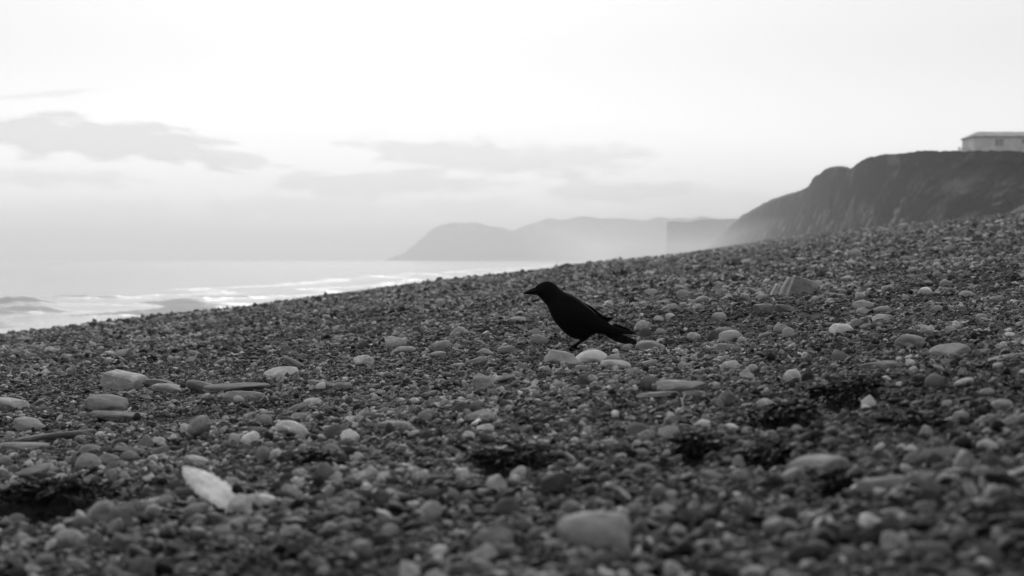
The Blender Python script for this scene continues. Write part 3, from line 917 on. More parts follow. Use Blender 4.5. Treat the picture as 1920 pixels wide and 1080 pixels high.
# centre x, base y, width, height in photo pixels; tone; tilt (deg, + rises to the right); kind; label
ST = [
 # --- left
 (234, 733, 74, 30, 120, -7, 's', 'squared grey slab at the left end of the row of long flat stones'),
 (297, 729, 60, 14, 104, -4, 'f', 'flat grey stone touching the squared slab, second in the row'),
 (323, 738, 78, 14, 108, -4, 'f', 'long flat stone lying in front of the second one in the row'),
 (380, 736, 64, 18, 92, -8, 'f', 'dark tilted flat stone with a black gap beneath, middle of the row'),
 (442, 738, 126, 17, 92, 5, 'l', 'longest dark slab of the row of flat stones left of centre'),
 (462, 753, 90, 15, 96, 1, 'l', 'low dark slab just in front of the longest slab of the row'),
 (448, 757, 24, 12, 130, -15, 'r', 'small pale curved pebble against the low dark slab'),
 (200, 776, 82, 30, 98, -5, 'r', 'broad grey domed stone at the left with a mottled top'),
 (24, 771, 58, 21, 128, -12, 'a', 'pale topped wedge of stone at the left edge of the photo'),
 (226, 789, 114, 13, 112, 1, 'l', 'long thin flat slab in front of the grey domed stone'),
 (228, 676, 37, 18, 118, 22, 'f', 'grey oval stone tilted up to its right, alone on the upper left shingle'),
 (174, 652, 17, 9, 142, -20, 'r', None), (366, 670, 31, 10, 112, -12, 'f', None), (46, 644, 34, 9, 106, 5, 'f', None), (398, 609, 17, 9, 134, 0, 'r', None),
 (162, 617, 11, 6, 128, 0, 'r', None), (319, 626, 24, 8, 122, 5, 'f', None), (128, 675, 28, 8, 116, -5, 'f', None), (165, 668, 16, 8, 110, 0, 'r', None), (60, 674, 26, 9, 102, 0, 'r', None),
 (70, 766, 30, 12, 96, 25, 'f', None), (82, 772, 20, 9, 112, -5, 'a', None), (262, 640, 14, 9, 124, 0, 'r', None), (180, 627, 20, 6, 120, 4, 'f', None),
 # --- left of centre
 (527, 711, 68, 20, 152, 8, 'l', 'pale elongated stone with a dark hollow under its right end'),
 (554, 693, 50, 17, 104, -22, 'l', 'grey long stone sloping down to the right, behind the pale elongated one'),
 (742, 655, 43, 25, 126, 14, 'r', 'egg shaped grey stone standing proud left of the crow'),
 (756, 663, 46, 11, 126, 6, 'l', 'flat grey stone lying against the egg shaped stone'),
 (682, 687, 41, 18, 142, 6, 'r', 'pale domed stone with a grey patch on its right half'),
 (604, 729, 52, 12, 98, 2, 'f', 'flat grey stone with a pale round pebble in front of it'),
 (601, 733, 20, 12, 152, 5, 'r', 'pale round pebble in front of a flat grey stone, left of centre'),
 (642, 731, 38, 11, 102, 5, 'f', None), (586, 765, 38, 17, 150, 14, 'l', 'pale tilted oval stone with a dark shadow beneath, left of centre'),
 (560, 772, 44, 13, 108, 22, 'l', None), (720, 708, 32, 6, 114, 2, 'f', None), (412, 688, 26, 11, 110, 25, 'f', None), (612, 600, 16, 7, 124, 0, 'r', None), (632, 640, 18, 8, 112, 0, 'r', None),
 (428, 698, 16, 6, 120, 0, 'r', None), (476, 690, 12, 7, 128, 0, 'r', None), (452, 641, 18, 6, 114, -8, 'f', None), (606, 617, 10, 7, 128, 0, 'r', None), (632, 620, 12, 7, 130, 0, 'r', None),
 # --- around the crow
 (860, 633, 36, 19, 136, 16, 'w', 'pale wedge shaped stone left of the crow, grey stone at its right'),
 (826, 660, 40, 19, 112, 12, 'r', None), (822, 672, 33, 10, 112, 8, 'f', None), (909, 668, 38, 11, 118, 2, 'w', None), (950, 666, 39, 15, 100, 10, 'f', None), (898, 685, 31, 13, 110, 15, 'f', None),
 (860, 693, 28, 9, 110, 10, 'f', None), (977, 697, 23, 12, 96, 5, 'r', 'small dark round pebble below the crow\'s breast'),
 (906, 732, 42, 28, 112, 6, 'r', 'rounded grey lump of stone with a longer stone running off its right side'),
 (945, 720, 46, 15, 114, 24, 'l', 'grey finger of stone rising to the right from a rounded lump'),
 (1052, 685, 66, 27, 122, 4, 'f', 'broad flat grey stone under the crow\'s feet'),
 (1103, 686, 72, 25, 152, 12, 'c', 'arched pale stone just right of the one under the crow\'s feet'),
 (1155, 692, 60, 14, 148, -4, 'l', 'pale flat stone below the arched pale stone, under the crow\'s tail'),
 (1152, 681, 26, 14, 120, 6, 'r', None), (1094, 731, 25, 20, 58, 0, 'a', None), (1036, 733, 15, 8, 142, 0, 'a', None), (1003, 630, 25, 10, 106, 0, 'r', None), (1010, 645, 34, 14, 106, 0, 'r', None),
 (807, 753, 32, 18, 82, 30, 'a', None), (941, 737, 12, 9, 155, 20, 'a', None), (970, 606, 34, 9, 122, 6, 'f', None), (858, 656, 18, 9, 122, 0, 'r', None), (1018, 682, 16, 14, 72, 0, 'r', None),
 (1090, 700, 24, 12, 106, 8, 'f', None), (1110, 664, 28, 8, 126, 0, 'f', None), (1086, 651, 26, 12, 84, 0, 'r', None), (1058, 604, 14, 6, 128, 0, 'r', None), (800, 575, 12, 6, 120, 0, 'r', None),
 (824, 571, 18, 8, 124, 0, 'r', None), (783, 582, 16, 7, 122, 0, 'f', None), (905, 558, 26, 9, 112, 0, 'f', None), (1130, 712, 30, 9, 92, 4, 'f', None),
 # --- right of the crow
 (1499, 555, 44, 41, 112, 68, 's', 'big upright grey slab leaning to the right on the upper beach'),
 (1471, 556, 16, 38, 118, -28, 's', 'thin leaning slab next to the big upright slab'),
 (1452, 559, 14, 27, 134, -30, 's', 'short thin leaning slab, leftmost of the upright slabs'),
 (1525, 550, 28, 19, 112, 0, 'r', 'rounded stone against the right side of the big upright slab'),
 (1430, 566, 23, 15, 128, 20, 'r', None), (1417, 553, 34, 9, 112, -22, 'l', None), (1433, 588, 42, 16, 94, 3, 'f', None), (1472, 587, 40, 13, 84, -6, 'f', None), (1398, 561, 22, 10, 116, 10, 'r', None),
 (1263, 587, 24, 15, 116, 0, 'r', None), (1221, 555, 26, 12, 122, -8, 'f', None), (1278, 544, 25, 7, 122, 0, 'f', None), (1280, 558, 26, 12, 122, -4, 'f', None), (1185, 571, 12, 12, 40, 0, 'r', None),
 (1235, 603, 20, 8, 130, 0, 'r', None), (1256, 600, 19, 10, 138, 0, 'r', None), (1348, 603, 30, 14, 120, 0, 'r', None), (1207, 621, 38, 18, 126, 4, 'f', 'pale stone just behind the tip of the crow\'s tail'),
 (1229, 620, 20, 7, 55, 6, 'f', None), (1210, 631, 24, 14, 68, 0, 'r', None), (1219, 656, 58, 15, 132, 4, 'l', 'pale elongated stone immediately right of the crow\'s tail tip'), (1175, 659, 24, 11, 112, 6, 'r', None),
 (1258, 649, 19, 10, 44, 0, 'r', None), (1338, 641, 24, 17, 64, 0, 'r', 'dark round pebble touching a pale two toned stone right of the crow'),
 (1370, 641, 45, 19, 132, 4, 'r', 'pale two toned domed stone beside a dark round pebble'), (1391, 647, 20, 12, 122, 0, 'r', None),
 (1466, 627, 34, 17, 112, 4, 'r', None), (1478, 635, 26, 17, 112, 0, 'r', None), (1434, 639, 32, 14, 104, 28, 'w', None), (1357, 627, 34, 10, 104, 5, 'f', None), (1405, 635, 28, 9, 82, 12, 'f', None),
 (1370, 697, 38, 18, 132, 2, 'r', 'pale lumpy oval stone alone in the shingle, right of the crow\'s tail'), (1361, 679, 20, 10, 112, 18, 'f', None), (1447, 678, 20, 13, 30, 0, 'a', 'black angular stone with a pale edge, right of centre'),
 (1281, 692, 20, 11, 116, 10, 'r', None), (1217, 689, 32, 11, 110, 8, 'f', None), (1189, 707, 32, 14, 94, 2, 'r', None), (1400, 713, 27, 18, 132, 0, 'w', 'small pale pyramid shaped stone right of centre'),
 (1360, 660, 36, 12, 110, 0, 'f', None), (1300, 640, 26, 14, 118, 0, 'r', None), (1240, 628, 20, 8, 118, 0, 'r', None), (1487, 620, 20, 9, 60, -10, 'f', None),
 # --- upper right
 (1733, 555, 28, 15, 196, 16, 'f', 'brightest white stone on the upper right slope'), (1663, 548, 24, 11, 120, 4, 'f', None), (1614, 562, 22, 12, 130, 10, 'r', None),
 (1620, 579, 43, 13, 146, 0, 'l', 'pale oval stone at the top of the cluster on the right slope'), (1620, 592, 28, 12, 118, -5, 'w', None), (1654, 591, 40, 14, 104, 0, 'r', 'dark grey rounded stone in the middle of the right slope cluster'),
 (1652, 604, 45, 13, 130, 6, 'f', 'pale flat stone at the front of the right slope cluster'), (1605, 617, 26, 17, 100, 0, 'w', None), (1577, 627, 46, 15, 156, 2, 'f', 'bright flat bottomed stone at the left of the right slope cluster'),
 (1624, 618, 18, 11, 126, 35, 'a', None), (1756, 586, 27, 11, 114, 8, 'f', None), (1771, 586, 16, 11, 48, 0, 'w', None), (1812, 558, 28, 10, 124, 0, 'r', None),
 (1706, 630, 32, 10, 74, 3, 'l', 'dark flat stone lying behind the grey oval stone at the right'), (1739, 629, 29, 14, 114, 0, 'r', 'grey round stone right of the dark flat one'), (1782, 625, 22, 11, 116, -5, 'r', None),
 (1706, 653, 56, 23, 112, -3, 'r', 'large grey oval stone in front of a dark flat stone at the right'), (1781, 674, 78, 28, 138, 9, 'l', 'largest pale elongated stone at the right'),
 (1774, 540, 26, 12, 106, 0, 'r', None), (1757, 521, 22, 9, 112, 0, 'f', None), (1792, 492, 16, 7, 126, 0, 'f', None), (1914, 615, 24, 10, 140, 18, 'f', None), (1894, 636, 20, 9, 152, 14, 'a', None), (1890, 626, 14, 7, 146, 25, 'a', None),
 (1680, 571, 26, 9, 72, 0, 'f', None), (1575, 680, 33, 19, 86, 0, 'r', 'dull dark round cobble left of the long sloping stone at the right'), (1648, 697, 74, 17, 96, 9, 'l', 'long dull stone sloping up to the right, below the grey oval stone'),
 (1708, 687, 22, 9, 154, -10, 'a', None), (1752, 729, 38, 23, 78, 4, 'r', 'rounded dark cobble alone at the right, below the largest pale stone'), (1628, 772, 28, 28, 142, -38, 'a', 'pale angular stone set in black seaweed at the right'),
 (1750, 653, 22, 12, 48, -28, 'f', None), (1873, 692, 25, 8, 122, 10, 'f', None), (1888, 678, 72, 12, 106, 14, 'l', None), (1660, 484, 20, 6, 118, 0, 'f', None), (1779, 470, 16, 7, 124, 0, 'f', None), (1586, 528, 22, 8, 132, 18, 'f', None),
 (1560, 560, 24, 8, 122, 6, 'f', None), (1530, 566, 18, 8, 118, 0, 'r', None), (1545, 533, 12, 6, 130, 0, 'r', None), (1555, 473, 24, 6, 120, 10, 'f', None), (1700, 563, 16, 7, 116, 0, 'r', None), (1840, 600, 22, 9, 112, 0, 'r', None),
 (1700, 490, 26, 8, 112, 0, 'f', None), (1870, 569, 30, 12, 98, 0, 'r', None),
 # --- lower left
 (57, 811, 64, 22, 116, 0, 'r', 'pale grey domed stone behind the long dark ridged slab at lower left'), (100, 833, 154, 20, 82, 7, 'l', 'long dark ridged slab at lower left'), (42, 846, 112, 12, 114, 2, 'l', 'long thin pale slab running off the left edge'),
 (170, 856, 44, 16, 110, 0, 'f', 'grey flat stone at the back of the lower left heap of cobbles'), (200, 854, 26, 13, 68, 0, 'r', 'small dark pebble on the back of the lower left heap of cobbles'), (166, 879, 48, 23, 116, 0, 'r', 'pale grey cobble at the front left of the lower left heap'),
 (206, 877, 52, 19, 86, -4, 'r', 'dark rounded cobble at the front of the lower left heap'), (244, 869, 40, 17, 90, -6, 'r', 'dull cobble at the right end of the lower left heap'), (243, 852, 62, 9, 104, -3, 'l', None), (208, 891, 27, 22, 84, 0, 'r', None),
 (10, 875, 30, 15, 100, 0, 'r', None), (64, 901, 78, 27, 114, 20, 'l', 'long pale stone tilted up to its right at the lower left'), (273, 843, 37, 24, 90, 0, 'w', None), (302, 857, 34, 15, 84, 15, 'f', None),
 (372, 823, 52, 39, 102, 35, 'r', 'big rounded stone tilted on end, behind the white shell'), (348, 813, 22, 15, 158, 0, 'r', 'small bright pebble leaning on the big rounded stone behind the shell'), (371, 875, 56, 14, 130, -6, 'f', 'flat pale stone just behind the white shell'),
 (230, 987, 58, 33, 86, 6, 'l', 'dark rounded cobble in the left foreground, right of the black seaweed'), (192, 986, 60, 40, 102, 20, 'r', 'grey stone behind the dark cobble in the left foreground'), (132, 1032, 62, 30, 116, 0, 'r', 'pale rounded stone at the bottom left edge'),
 (328, 921, 30, 17, 58, 0, 'r', None), (62, 860, 14, 11, 144, 0, 'r', None), (8, 930, 18, 9, 160, -10, 'r', None), (30, 985, 40, 16, 96, 0, 'f', None), (115, 902, 22, 9, 140, 0, 'r', None), (310, 950, 34, 16, 104, 10, 'r', None),
 (365, 970, 56, 20, 106, 12, 'r', None), (280, 908, 24, 12, 128, 20, 'a', None),
 # --- lower centre left
 (552, 821, 78, 26, 132, -14, 'c', 'pale crescent shaped stone left of centre, arched over dark shingle'), (626, 825, 40, 24, 70, 4, 'r', 'dark round cobble beside the bleached stone with a hole'),
 (657, 833, 38, 25, 168, 8, 'a', 'bleached white lump of stone with a dark hole'), (495, 796, 32, 14, 104, 0, 'r', None), (535, 795, 33, 10, 54, -4, 'f', None), (562, 790, 38, 11, 104, 2, 'f', None), (484, 818, 44, 13, 84, -4, 'f', None),
 (470, 832, 38, 17, 160, 4, 'a', 'bright white angular stone left of the crescent shaped stone'), (440, 833, 26, 15, 124, 0, 'r', None), (494, 867, 34, 26, 86, 20, 'r', None), (513, 869, 32, 22, 138, 35, 'a', None), (538, 869, 30, 19, 54, 0, 'r', None),
 (612, 900, 36, 26, 84, -30, 'a', None), (541, 913, 38, 22, 48, 6, 'r', None), (599, 921, 26, 26, 28, 0, 'w', 'small black triangular stone in the foreground left of centre'), (441, 938, 31, 25, 22, 0, 'r', 'round black pebble touching the white shell'),
 (449, 968, 48, 34, 148, 0, 'r', 'pale rounded stone at the lower tip of the white shell'), (623, 854, 36, 14, 104, 0, 'f', None), (658, 855, 28, 13, 40, 0, 'r', None), (740, 807, 74, 12, 106, 2, 'l', 'long flat grey stone half buried below the centre left'),
 (692, 906, 54, 22, 112, 0, 'c', None), (688, 929, 22, 18, 160, 0, 'r', 'small bright pebble on a dark one in the foreground'), (679, 941, 36, 16, 52, 0, 'r', None), (633, 905, 20, 14, 128, 0, 'r', None),
 # --- lower centre
 (866, 781, 36, 22, 60, 0, 'r', 'dark round cobble next to a grey tilted stone below the centre'), (891, 774, 32, 20, 90, 10, 'r', None), (898, 796, 60, 24, 118, 16, 'l', 'grey tilted stone with white chips before it, below the centre'), (864, 797, 14, 8, 152, 0, 'r', None),
 (893, 800, 20, 9, 166, 28, 'a', None), (800, 791, 33, 19, 106, 6, 'r', None), (910, 811, 34, 11, 150, 5, 'f', 'white flat chip below the grey tilted stone'), (880, 826, 28, 13, 142, -10, 'r', None), (953, 854, 30, 13, 150, 0, 'a', None),
 (868, 906, 26, 22, 146, 8, 'a', 'pale angular stone left of the black hollow in the centre foreground'), (932, 921, 42, 26, 130, -12, 'w', 'pale pointed stone in front of the black hollow in the centre foreground'), (974, 904, 36, 24, 124, 20, 'r', 'rounded grey stone on the front edge of the black hollow'),
 (801, 977, 60, 32, 122, 16, 'l', 'pale oblong stone in the blurred centre left foreground'), (1112, 1030, 146, 64, 112, -3, 'r', 'big smooth grey boulder at the bottom edge, largest in the photo'), (924, 1028, 82, 30, 96, 4, 'f', 'flat grey stone left of the big boulder at the bottom edge'),
 (849, 941, 24, 20, 110, 30, 'r', None), (970, 941, 12, 12, 154, 0, 'r', None), (896, 996, 16, 10, 154, 0, 'r', None), (1043, 926, 64, 36, 52, -8, 'a', None), (788, 905, 34, 18, 118, 10, 'r', None), (870, 968, 22, 14, 124, 0, 'r', None),
 (1150, 842, 24, 9, 132, 0, 'a', None), (1100, 815, 22, 10, 118, 0, 'f', None), (1155, 784, 18, 9, 156, 5, 'a', None),
 # --- lower right
 (1276, 737, 96, 20, 116, 4, 'l', 'long pale slab with a dark underside, right of centre'), (1220, 729, 44, 19, 72, 0, 'r', 'dark banded stone at the left end of the long pale slab'), (1189, 728, 26, 13, 102, 8, 'f', None), (1232, 750, 82, 12, 94, 9, 'l', 'thin slab lying in front of the long pale slab'),
 (1301, 746, 48, 10, 84, 3, 'f', None), (1365, 758, 38, 20, 80, 0, 'w', None), (1436, 766, 36, 14, 120, 0, 'r', 'pale grey pebble with a smooth top behind the right hand seaweed'), (1318, 803, 31, 12, 196, 0, 'f', 'brilliant white flat chip left of the right hand seaweed'),
 (1372, 811, 32, 12, 152, -14, 'f', 'pale flat chip between the brilliant white chip and the seaweed'), (1257, 823, 48, 20, 112, -6, 'a', None), (1266, 800, 44, 16, 90, 8, 'a', None), (1488, 717, 34, 20, 134, 6, 'a', 'pale stone with a black pebble at its right, right of centre'),
 (1513, 718, 22, 17, 34, 0, 'r', 'black pebble at the right end of a pale stone'), (1216, 730, 12, 9, 150, 30, 'a', None), (1533, 896, 116, 33, 112, 6, 'f', 'broad flat pale stone in the right foreground'), (1655, 926, 104, 24, 112, 7, 'l', 'long pale stone in the right foreground, below the broad flat one'),
 (1853, 851, 44, 20, 130, -6, 'r', 'pale pebble near the right edge in the foreground'), (1651, 851, 24, 15, 136, 20, 'r', None), (1764, 872, 94, 26, 76, 4, 'f', 'broad dull flat stone near the right edge'), (1545, 1024, 54, 24, 84, 0, 'r', None), (1734, 963, 44, 16, 92, 14, 'f', None),
 (1869, 1015, 22, 16, 122, 0, 'r', None), (1495, 815, 24, 12, 112, 0, 'r', None), (1340, 905, 58, 15, 104, -14, 'l', None), (1210, 890, 40, 14, 104, 0, 'r', None), (1386, 880, 30, 20, 110, 0, 'a', None), (1565, 806, 22, 10, 136, 0, 'r', None),
 (1770, 908, 30, 12, 112, 12, 'f', None), (1790, 905, 24, 10, 112, 0, 'r', None), (1700, 890, 26, 14, 122, 8, 'r', None), (1840, 895, 40, 14, 108, 8, 'f', None), (1255, 940, 34, 14, 112, 0, 'r', None), (1480, 1000, 40, 18, 100, 0, 'r', None),
 (1400, 965, 30, 14, 118, 10, 'r', None), (1270, 1010, 36, 18, 112, 0, 'r', None), (620, 1000, 30, 14, 122, 0, 'r', None), (545, 1012, 46, 18, 98, 6, 'r', None), (730, 1010, 38, 18, 108, 0, 'r', None), (420, 1010, 44, 18, 96, 0, 'f', None),
 (1775, 765, 22, 10, 128, 14, 'f', None), (1850, 745, 32, 12, 112, 12, 'f', None), (1800, 790, 34, 14, 108, 14, 'f', None), (1895, 800, 34, 15, 116, 16, 'f', None), (1700, 800, 20, 9, 134, 0, 'r', None), (1550, 740, 14, 7, 138, 0, 'r', None),
 (1685, 726, 12, 6, 160, 0, 'r', None),
]
LANDMARKS = [("the crow's feet", 1063, 660), ("the crow's tail tip", 1190, 648), ("the crow's bill", 985, 600), ("the white shell", 390, 925), ("the biggest seaweed heap", 95, 950),
             ("the upright slabs", 1485, 545), ("the bottom edge boulder", 1112, 1000), ("the brightest white stone", 1733, 550), ("the largest pale stone", 1781, 665),
             ("the right hand seaweed", 1473, 800), ("the grey domed stone", 200, 765), ("the egg shaped stone", 742, 648), ("the holed white stone", 657, 825), ("the flat stone row", 380, 730),
             ("the crescent shaped stone", 552, 810), ("the long pale slab", 1276, 730), ("the black foreground hollow", 960, 880), ("the broad foreground stone", 1533, 885), ("the right slope cluster", 1630, 595),
             ("the cobble heap", 205, 865), ("the dark ridged slab", 100, 825), ("the pale wedge stone", 860, 625), ("the right edge", 1915, 700), ("the breaking waves", 60, 610), ("the lone dark cobble", 1752, 720)]
ORD = ['nearest', 'second nearest', 'third nearest', 'fourth nearest', 'fifth nearest', 'sixth nearest', 'seventh nearest', 'eighth nearest', 'ninth nearest', 'tenth nearest', 'eleventh nearest', 'twelfth nearest']


def tone_word(t):
    return 'white' if t >= 150 else 'pale' if t >= 120 else 'grey' if t >= 94 else 'dark' if t >= 60 else 'black'


SHAPE = {'s': 'squared', 'r': 'rounded', 'f': 'flat', 'l': 'long', 'a': 'angular', 'w': 'pointed', 'c': 'arched'}


def extra_stones():
    """Further mid-sized stones of the kind the photograph shows between the recognisable ones."""
    rng = random.Random(5)
    out = []
    want = 300 - len(ST) - 2
    tries = 0
    while len(out) < want and tries < 20000:
        tries += 1
        x = rng.uniform(5, 1915)
        top = np.interp(x, (0, 1000, 1340, 1920), (650, 540, 490, 430))
        y = top + (1010 - top) * rng.random() ** 1.6
        if x < 1000 and rng.random() < 0.35:
            continue
        sc = 0.45 + 0.9 * (y - 480) / 500
        w = rng.uniform(14, 30) * (0.55 + 0.9 * max(sc, 0.2))
        h = w * rng.uniform(0.3, 0.6)
        if any(abs(x - s[0]) < (w + s[2]) * 0.55 and abs(y - s[1]) < (h + s[3]) * 0.7 for s in ST + out):
            continue
        if 985 < x < 1200 and y < 690:
            continue
        if any(abs(x - a) < b and abs(y - c) < d for a, b, c, d in ((90, 120, 950, 50), (390, 90, 920, 60), (960, 90, 880, 35), (1470, 80, 800, 35))):
            continue
        out.append((x, y, w, h, rng.choice((84, 98, 108, 112, 118, 124, 130, 140)), rng.uniform(-14, 16), rng.choice('rrrffla'), None))
    return out


ALL = ST + extra_stones()
# labels for the stones not described by hand: tone, size, shape and place beside the nearest landmark, ranked by nearness
buckets = {}
for i, s in enumerate(ALL):
    if s[7]:
        continue
    lm = min(LANDMARKS, key=lambda L: math.hypot((s[0] - L[1]) * 0.8, (s[1] - L[2]) * 1.6))
    dxp, dyp = s[0] - lm[1], (s[1] - lm[2]) * 1.6
    rel = ('left of' if dxp < 0 else 'right of') if abs(dxp) > abs(dyp) * 1.15 else ('in front of' if dyp > 0 else 'behind')
    size = 'tiny' if s[2] < 18 else 'small' if s[2] < 34 else 'larger'
    key = f"{size} {tone_word(s[4])} {SHAPE[s[6]]} stone", rel, lm[0]
    buckets.setdefault(key, []).append((math.hypot(dxp, dyp), i))
AUTO = {}
for (what, rel, lm), v in buckets.items():
    v.sort()
    for r, (_, i) in enumerate(v):
        AUTO[i] = f"{what} {rel} {lm}" + ("" if len(v) == 1 else f", {ORD[min(r, 11)]} to it")


def build_stones():
    for i, (px, py, w, h, tone, tilt, kind, label) in enumerate(ALL):
        rng = random.Random(1000 + i)
        hit = ground_hit(px, py - 1)
        m = hit.y / FPX
        W, Hv = w * m, h * m
        th = abs(R(tilt))
        if abs(tilt) < 45:                              # undo the spread that the tilt adds to the outline
            W2 = max(W * 0.6, W / math.cos(th) - Hv * math.sin(th) * 0.5)
            H2 = max(Hv * 0.45, Hv - W2 * math.sin(th) * 0.55)
        else:
            W2, H2 = W, Hv
            tilt = 12
        Dp = W2 * rng.uniform(0.55, 0.85) if kind in 'fl' else W2 * rng.uniform(0.75, 1.0)
        if kind == 'l':
            Dp = W2 * rng.uniform(0.35, 0.5)
        if label and 'slab' in label and 'lean' in label:
            Dp = W2 * 0.5 if w > 30 else 0.5 * Hv
        Dp = min(Dp, 0.4 * max(1, hit.y / 6))
        H2 = H2 * 1.45 + 0.004
        name = {'r': 'cobble' if w > 34 else 'pebble', 'f': 'flat_stone', 'l': 'long_stone', 'a': 'angular_stone', 's': 'stone_slab', 'w': 'pointed_stone', 'c': 'arched_stone'}[kind]
        if label and 'slab' in label:
            name = 'stone_slab'
        if label and 'boulder' in label:
            name = 'boulder'
        me = stone_mesh(name, 77 + i, W2, Dp, H2, kind, 4 if w > 40 else 3)
        o = link(bpy.data.objects.new(name, me))
        yc = hit.y + Dp * 0.4
        zc = float(beach_z(hit.x, yc))
        zc = min(zc, hit.z + 0.3 * (zc - hit.z))
        o.location = (hit.x * yc / hit.y, yc, hit.z + (zc - hit.z) * 0.3 + Hv - H2 * 0.5 + 0.0035 * max(1, hit.y / 6) - (W2 * math.sin(th) * 0.18 if abs(tilt) < 45 else 0))
        o.rotation_euler = (rng.uniform(-0.10, 0.10) + (0.25 if tone > 150 else 0), -R(tilt) + 0.06, rng.uniform(-0.3, 0.3))
        if label and 'lean' in label and 'slab' in label:
            o.rotation_euler = (0.1, R(20), 0.1)
            if tilt < -20:
                o.rotation_euler = (0.05, R(28), 0.15)
        a = min(0.85, lin(tone) * TONE_GAIN)
        o.color = (a, a, a, 1)
        tag(o, label or AUTO[i], 'stone', 'stones strewn over the shingle')


build_stones()


# ------------------------------------------------------------------ the white shell (cuttlebone)
def build_shell():
    h0 = ground_hit(445, 958)
    m = h0.y / FPX
    # leaf-shaped blade from its raised far-left tip down to the lower right
    a = Vector((h0.x - 128 * m, h0.y + 0.10, h0.z + 66 * m))
    b = Vector((h0.x - 4 * m, h0.y - 0.01, h0.z + 4 * m))
    ax = (b - a)
    L = ax.length
    ax.normalize()
    up = Vector((0.25, -0.55, 0.9))
    side = ax.cross(up).normalized()
    nrm = side.cross(ax).normalized()
    rings = []
    for s in np.linspace(0, 1, 40):
        w = (math.sin(math.pi * min(1, s ** 0.9 * 0.93 + 0.005)) ** 0.85) * (0.70 + 0.30 * s) * 0.185 * L * (1 + 0.10 * math.sin(s * 23) * s + 0.06 * math.sin(s * 57 + 1))
        th = 0.006 * math.sin(math.pi * (0.04 + 0.93 * s)) ** 0.6
        c = a + ax * L * s + nrm * (0.004 * math.sin(math.pi * s))
        ring = []
        for j in range(28):
            t = 2 * math.pi * j / 28
            x, z = math.cos(t), math.sin(t)
            rid = 0.0018 * mnoise.noise(Vector((x * 3, s * 14, z))) + 0.0012 * math.sin(x * 11) * (1 if z > 0 else 0)
            ring.append(c + side * x * w + nrm * ((th if z > 0 else th * 1.4) * math.copysign(abs(z) ** 0.7, z) + rid))
        rings.append(ring)
    V, F = loft(rings)
    o = mesh_obj('shell', V, F, M_SHELL)
    tag(o, 'bright white leaf shaped shell tilted beside a round black pebble', 'shell')


build_shell()


# ------------------------------------------------------------------ stranded seaweed: tangles of dark ribbons
KELP_BEDS = []


def kelp(px, py, wpx, hpx, n, label, seed, deep=0.12, name='seaweed_clump'):
    rng = random.Random(seed)
    hit = ground_hit(px, py)
    m = hit.y / FPX
    W, H = wpx * m, hpx * m
    V, F = [], []

    def top(x, y):
        r2 = (x / (W / 2)) ** 2 + ((y - deep * 0.5) / deep) ** 2
        lump = 0.72 + 0.45 * mnoise.noise(Vector((x * 14 + seed, y * 14, 0.3)))
        return H * max(0.0, 1 - r2) ** 0.5 * lump

    KELP_BEDS.append((hit.x, hit.y + deep * 0.5, W * 0.46, deep * 0.9))
    # matted core
    nx, ny = 46, 26
    core = []
    for i in range(ny):
        for j in range(nx):
            u, v = j / (nx - 1) * 2 - 1, i / (ny - 1) * 2 - 1
            x, y = u * W * 0.5, deep * 0.5 + v * deep
            g = float(beach_z(hit.x + x, hit.y + y)) - hit.z
            z = g - 0.012 + top(x, y) * 0.95 + 0.004 * mnoise.noise(Vector((x * 90, y * 90, seed)))
            core.append(Vector((x, y, z)))
    V += core
    F += [tuple(q) for q in grid_faces(ny, nx)]
    for i in range(n):
        x = rng.gauss(0, 0.26) * W
        y = deep * 0.5 + rng.gauss(0, 0.42) * deep
        g = float(beach_z(hit.x + x, hit.y + y)) - hit.z
        p = Vector((x, y, g + top(x, y) * rng.uniform(0.7, 1.0) + 0.002))
        a = rng.uniform(0, 6.28)
        L = rng.uniform(0.02, 0.07) * (0.6 + 0.5 * W / 0.15 if W < 0.15 else 1.1)
        wd = rng.choice((0.0012, 0.002, 0.003, 0.005))
        steps = 9
        el = rng.uniform(-0.25, 0.1)
        tw = rng.uniform(0, 3)
        base = len(V)
        for s in range(steps):
            a += rng.gauss(0, 0.35)
            el = max(-0.7, min(0.35, el + rng.gauss(-0.06, 0.2)))
            d = Vector((math.cos(a) * math.cos(el), math.sin(a) * math.cos(el) * 0.8, math.sin(el)))
            p = p + d * L / steps
            gg = float(beach_z(hit.x + p.x, hit.y + p.y)) - hit.z
            p.z = min(max(p.z, gg + 0.001), gg + H * 0.9 + 0.004)
            tw += rng.gauss(0, 0.4)
            sd = Vector((-math.sin(a), math.cos(a), 0)) * math.cos(tw) + Vector((0, 0, 1)) * math.sin(tw)
            w2 = wd * math.sin(math.pi * (s + 0.8) / (steps + 0.6))
            up = d.cross(sd).normalized() * min(0.0009, wd * 0.5)
            V += [p - sd * w2, p + up, p + sd * w2, p - up]
        for s in range(steps - 1):
            for j in range(4):
                k = (j + 1) % 4
                F.append((base + s * 4 + j, base + s * 4 + k, base + (s + 1) * 4 + k, base + (s + 1) * 4 + j))
        F.append((base, base + 3, base + 2, base + 1))
        e = base + (steps - 1) * 4
        F.append((e, e + 1, e + 2, e + 3))
    o = mesh_obj(name, V, F, M_KELP)
    o.location = hit
    tag(o, label, 'seaweed', 'dark seaweed stranded on the shingle')


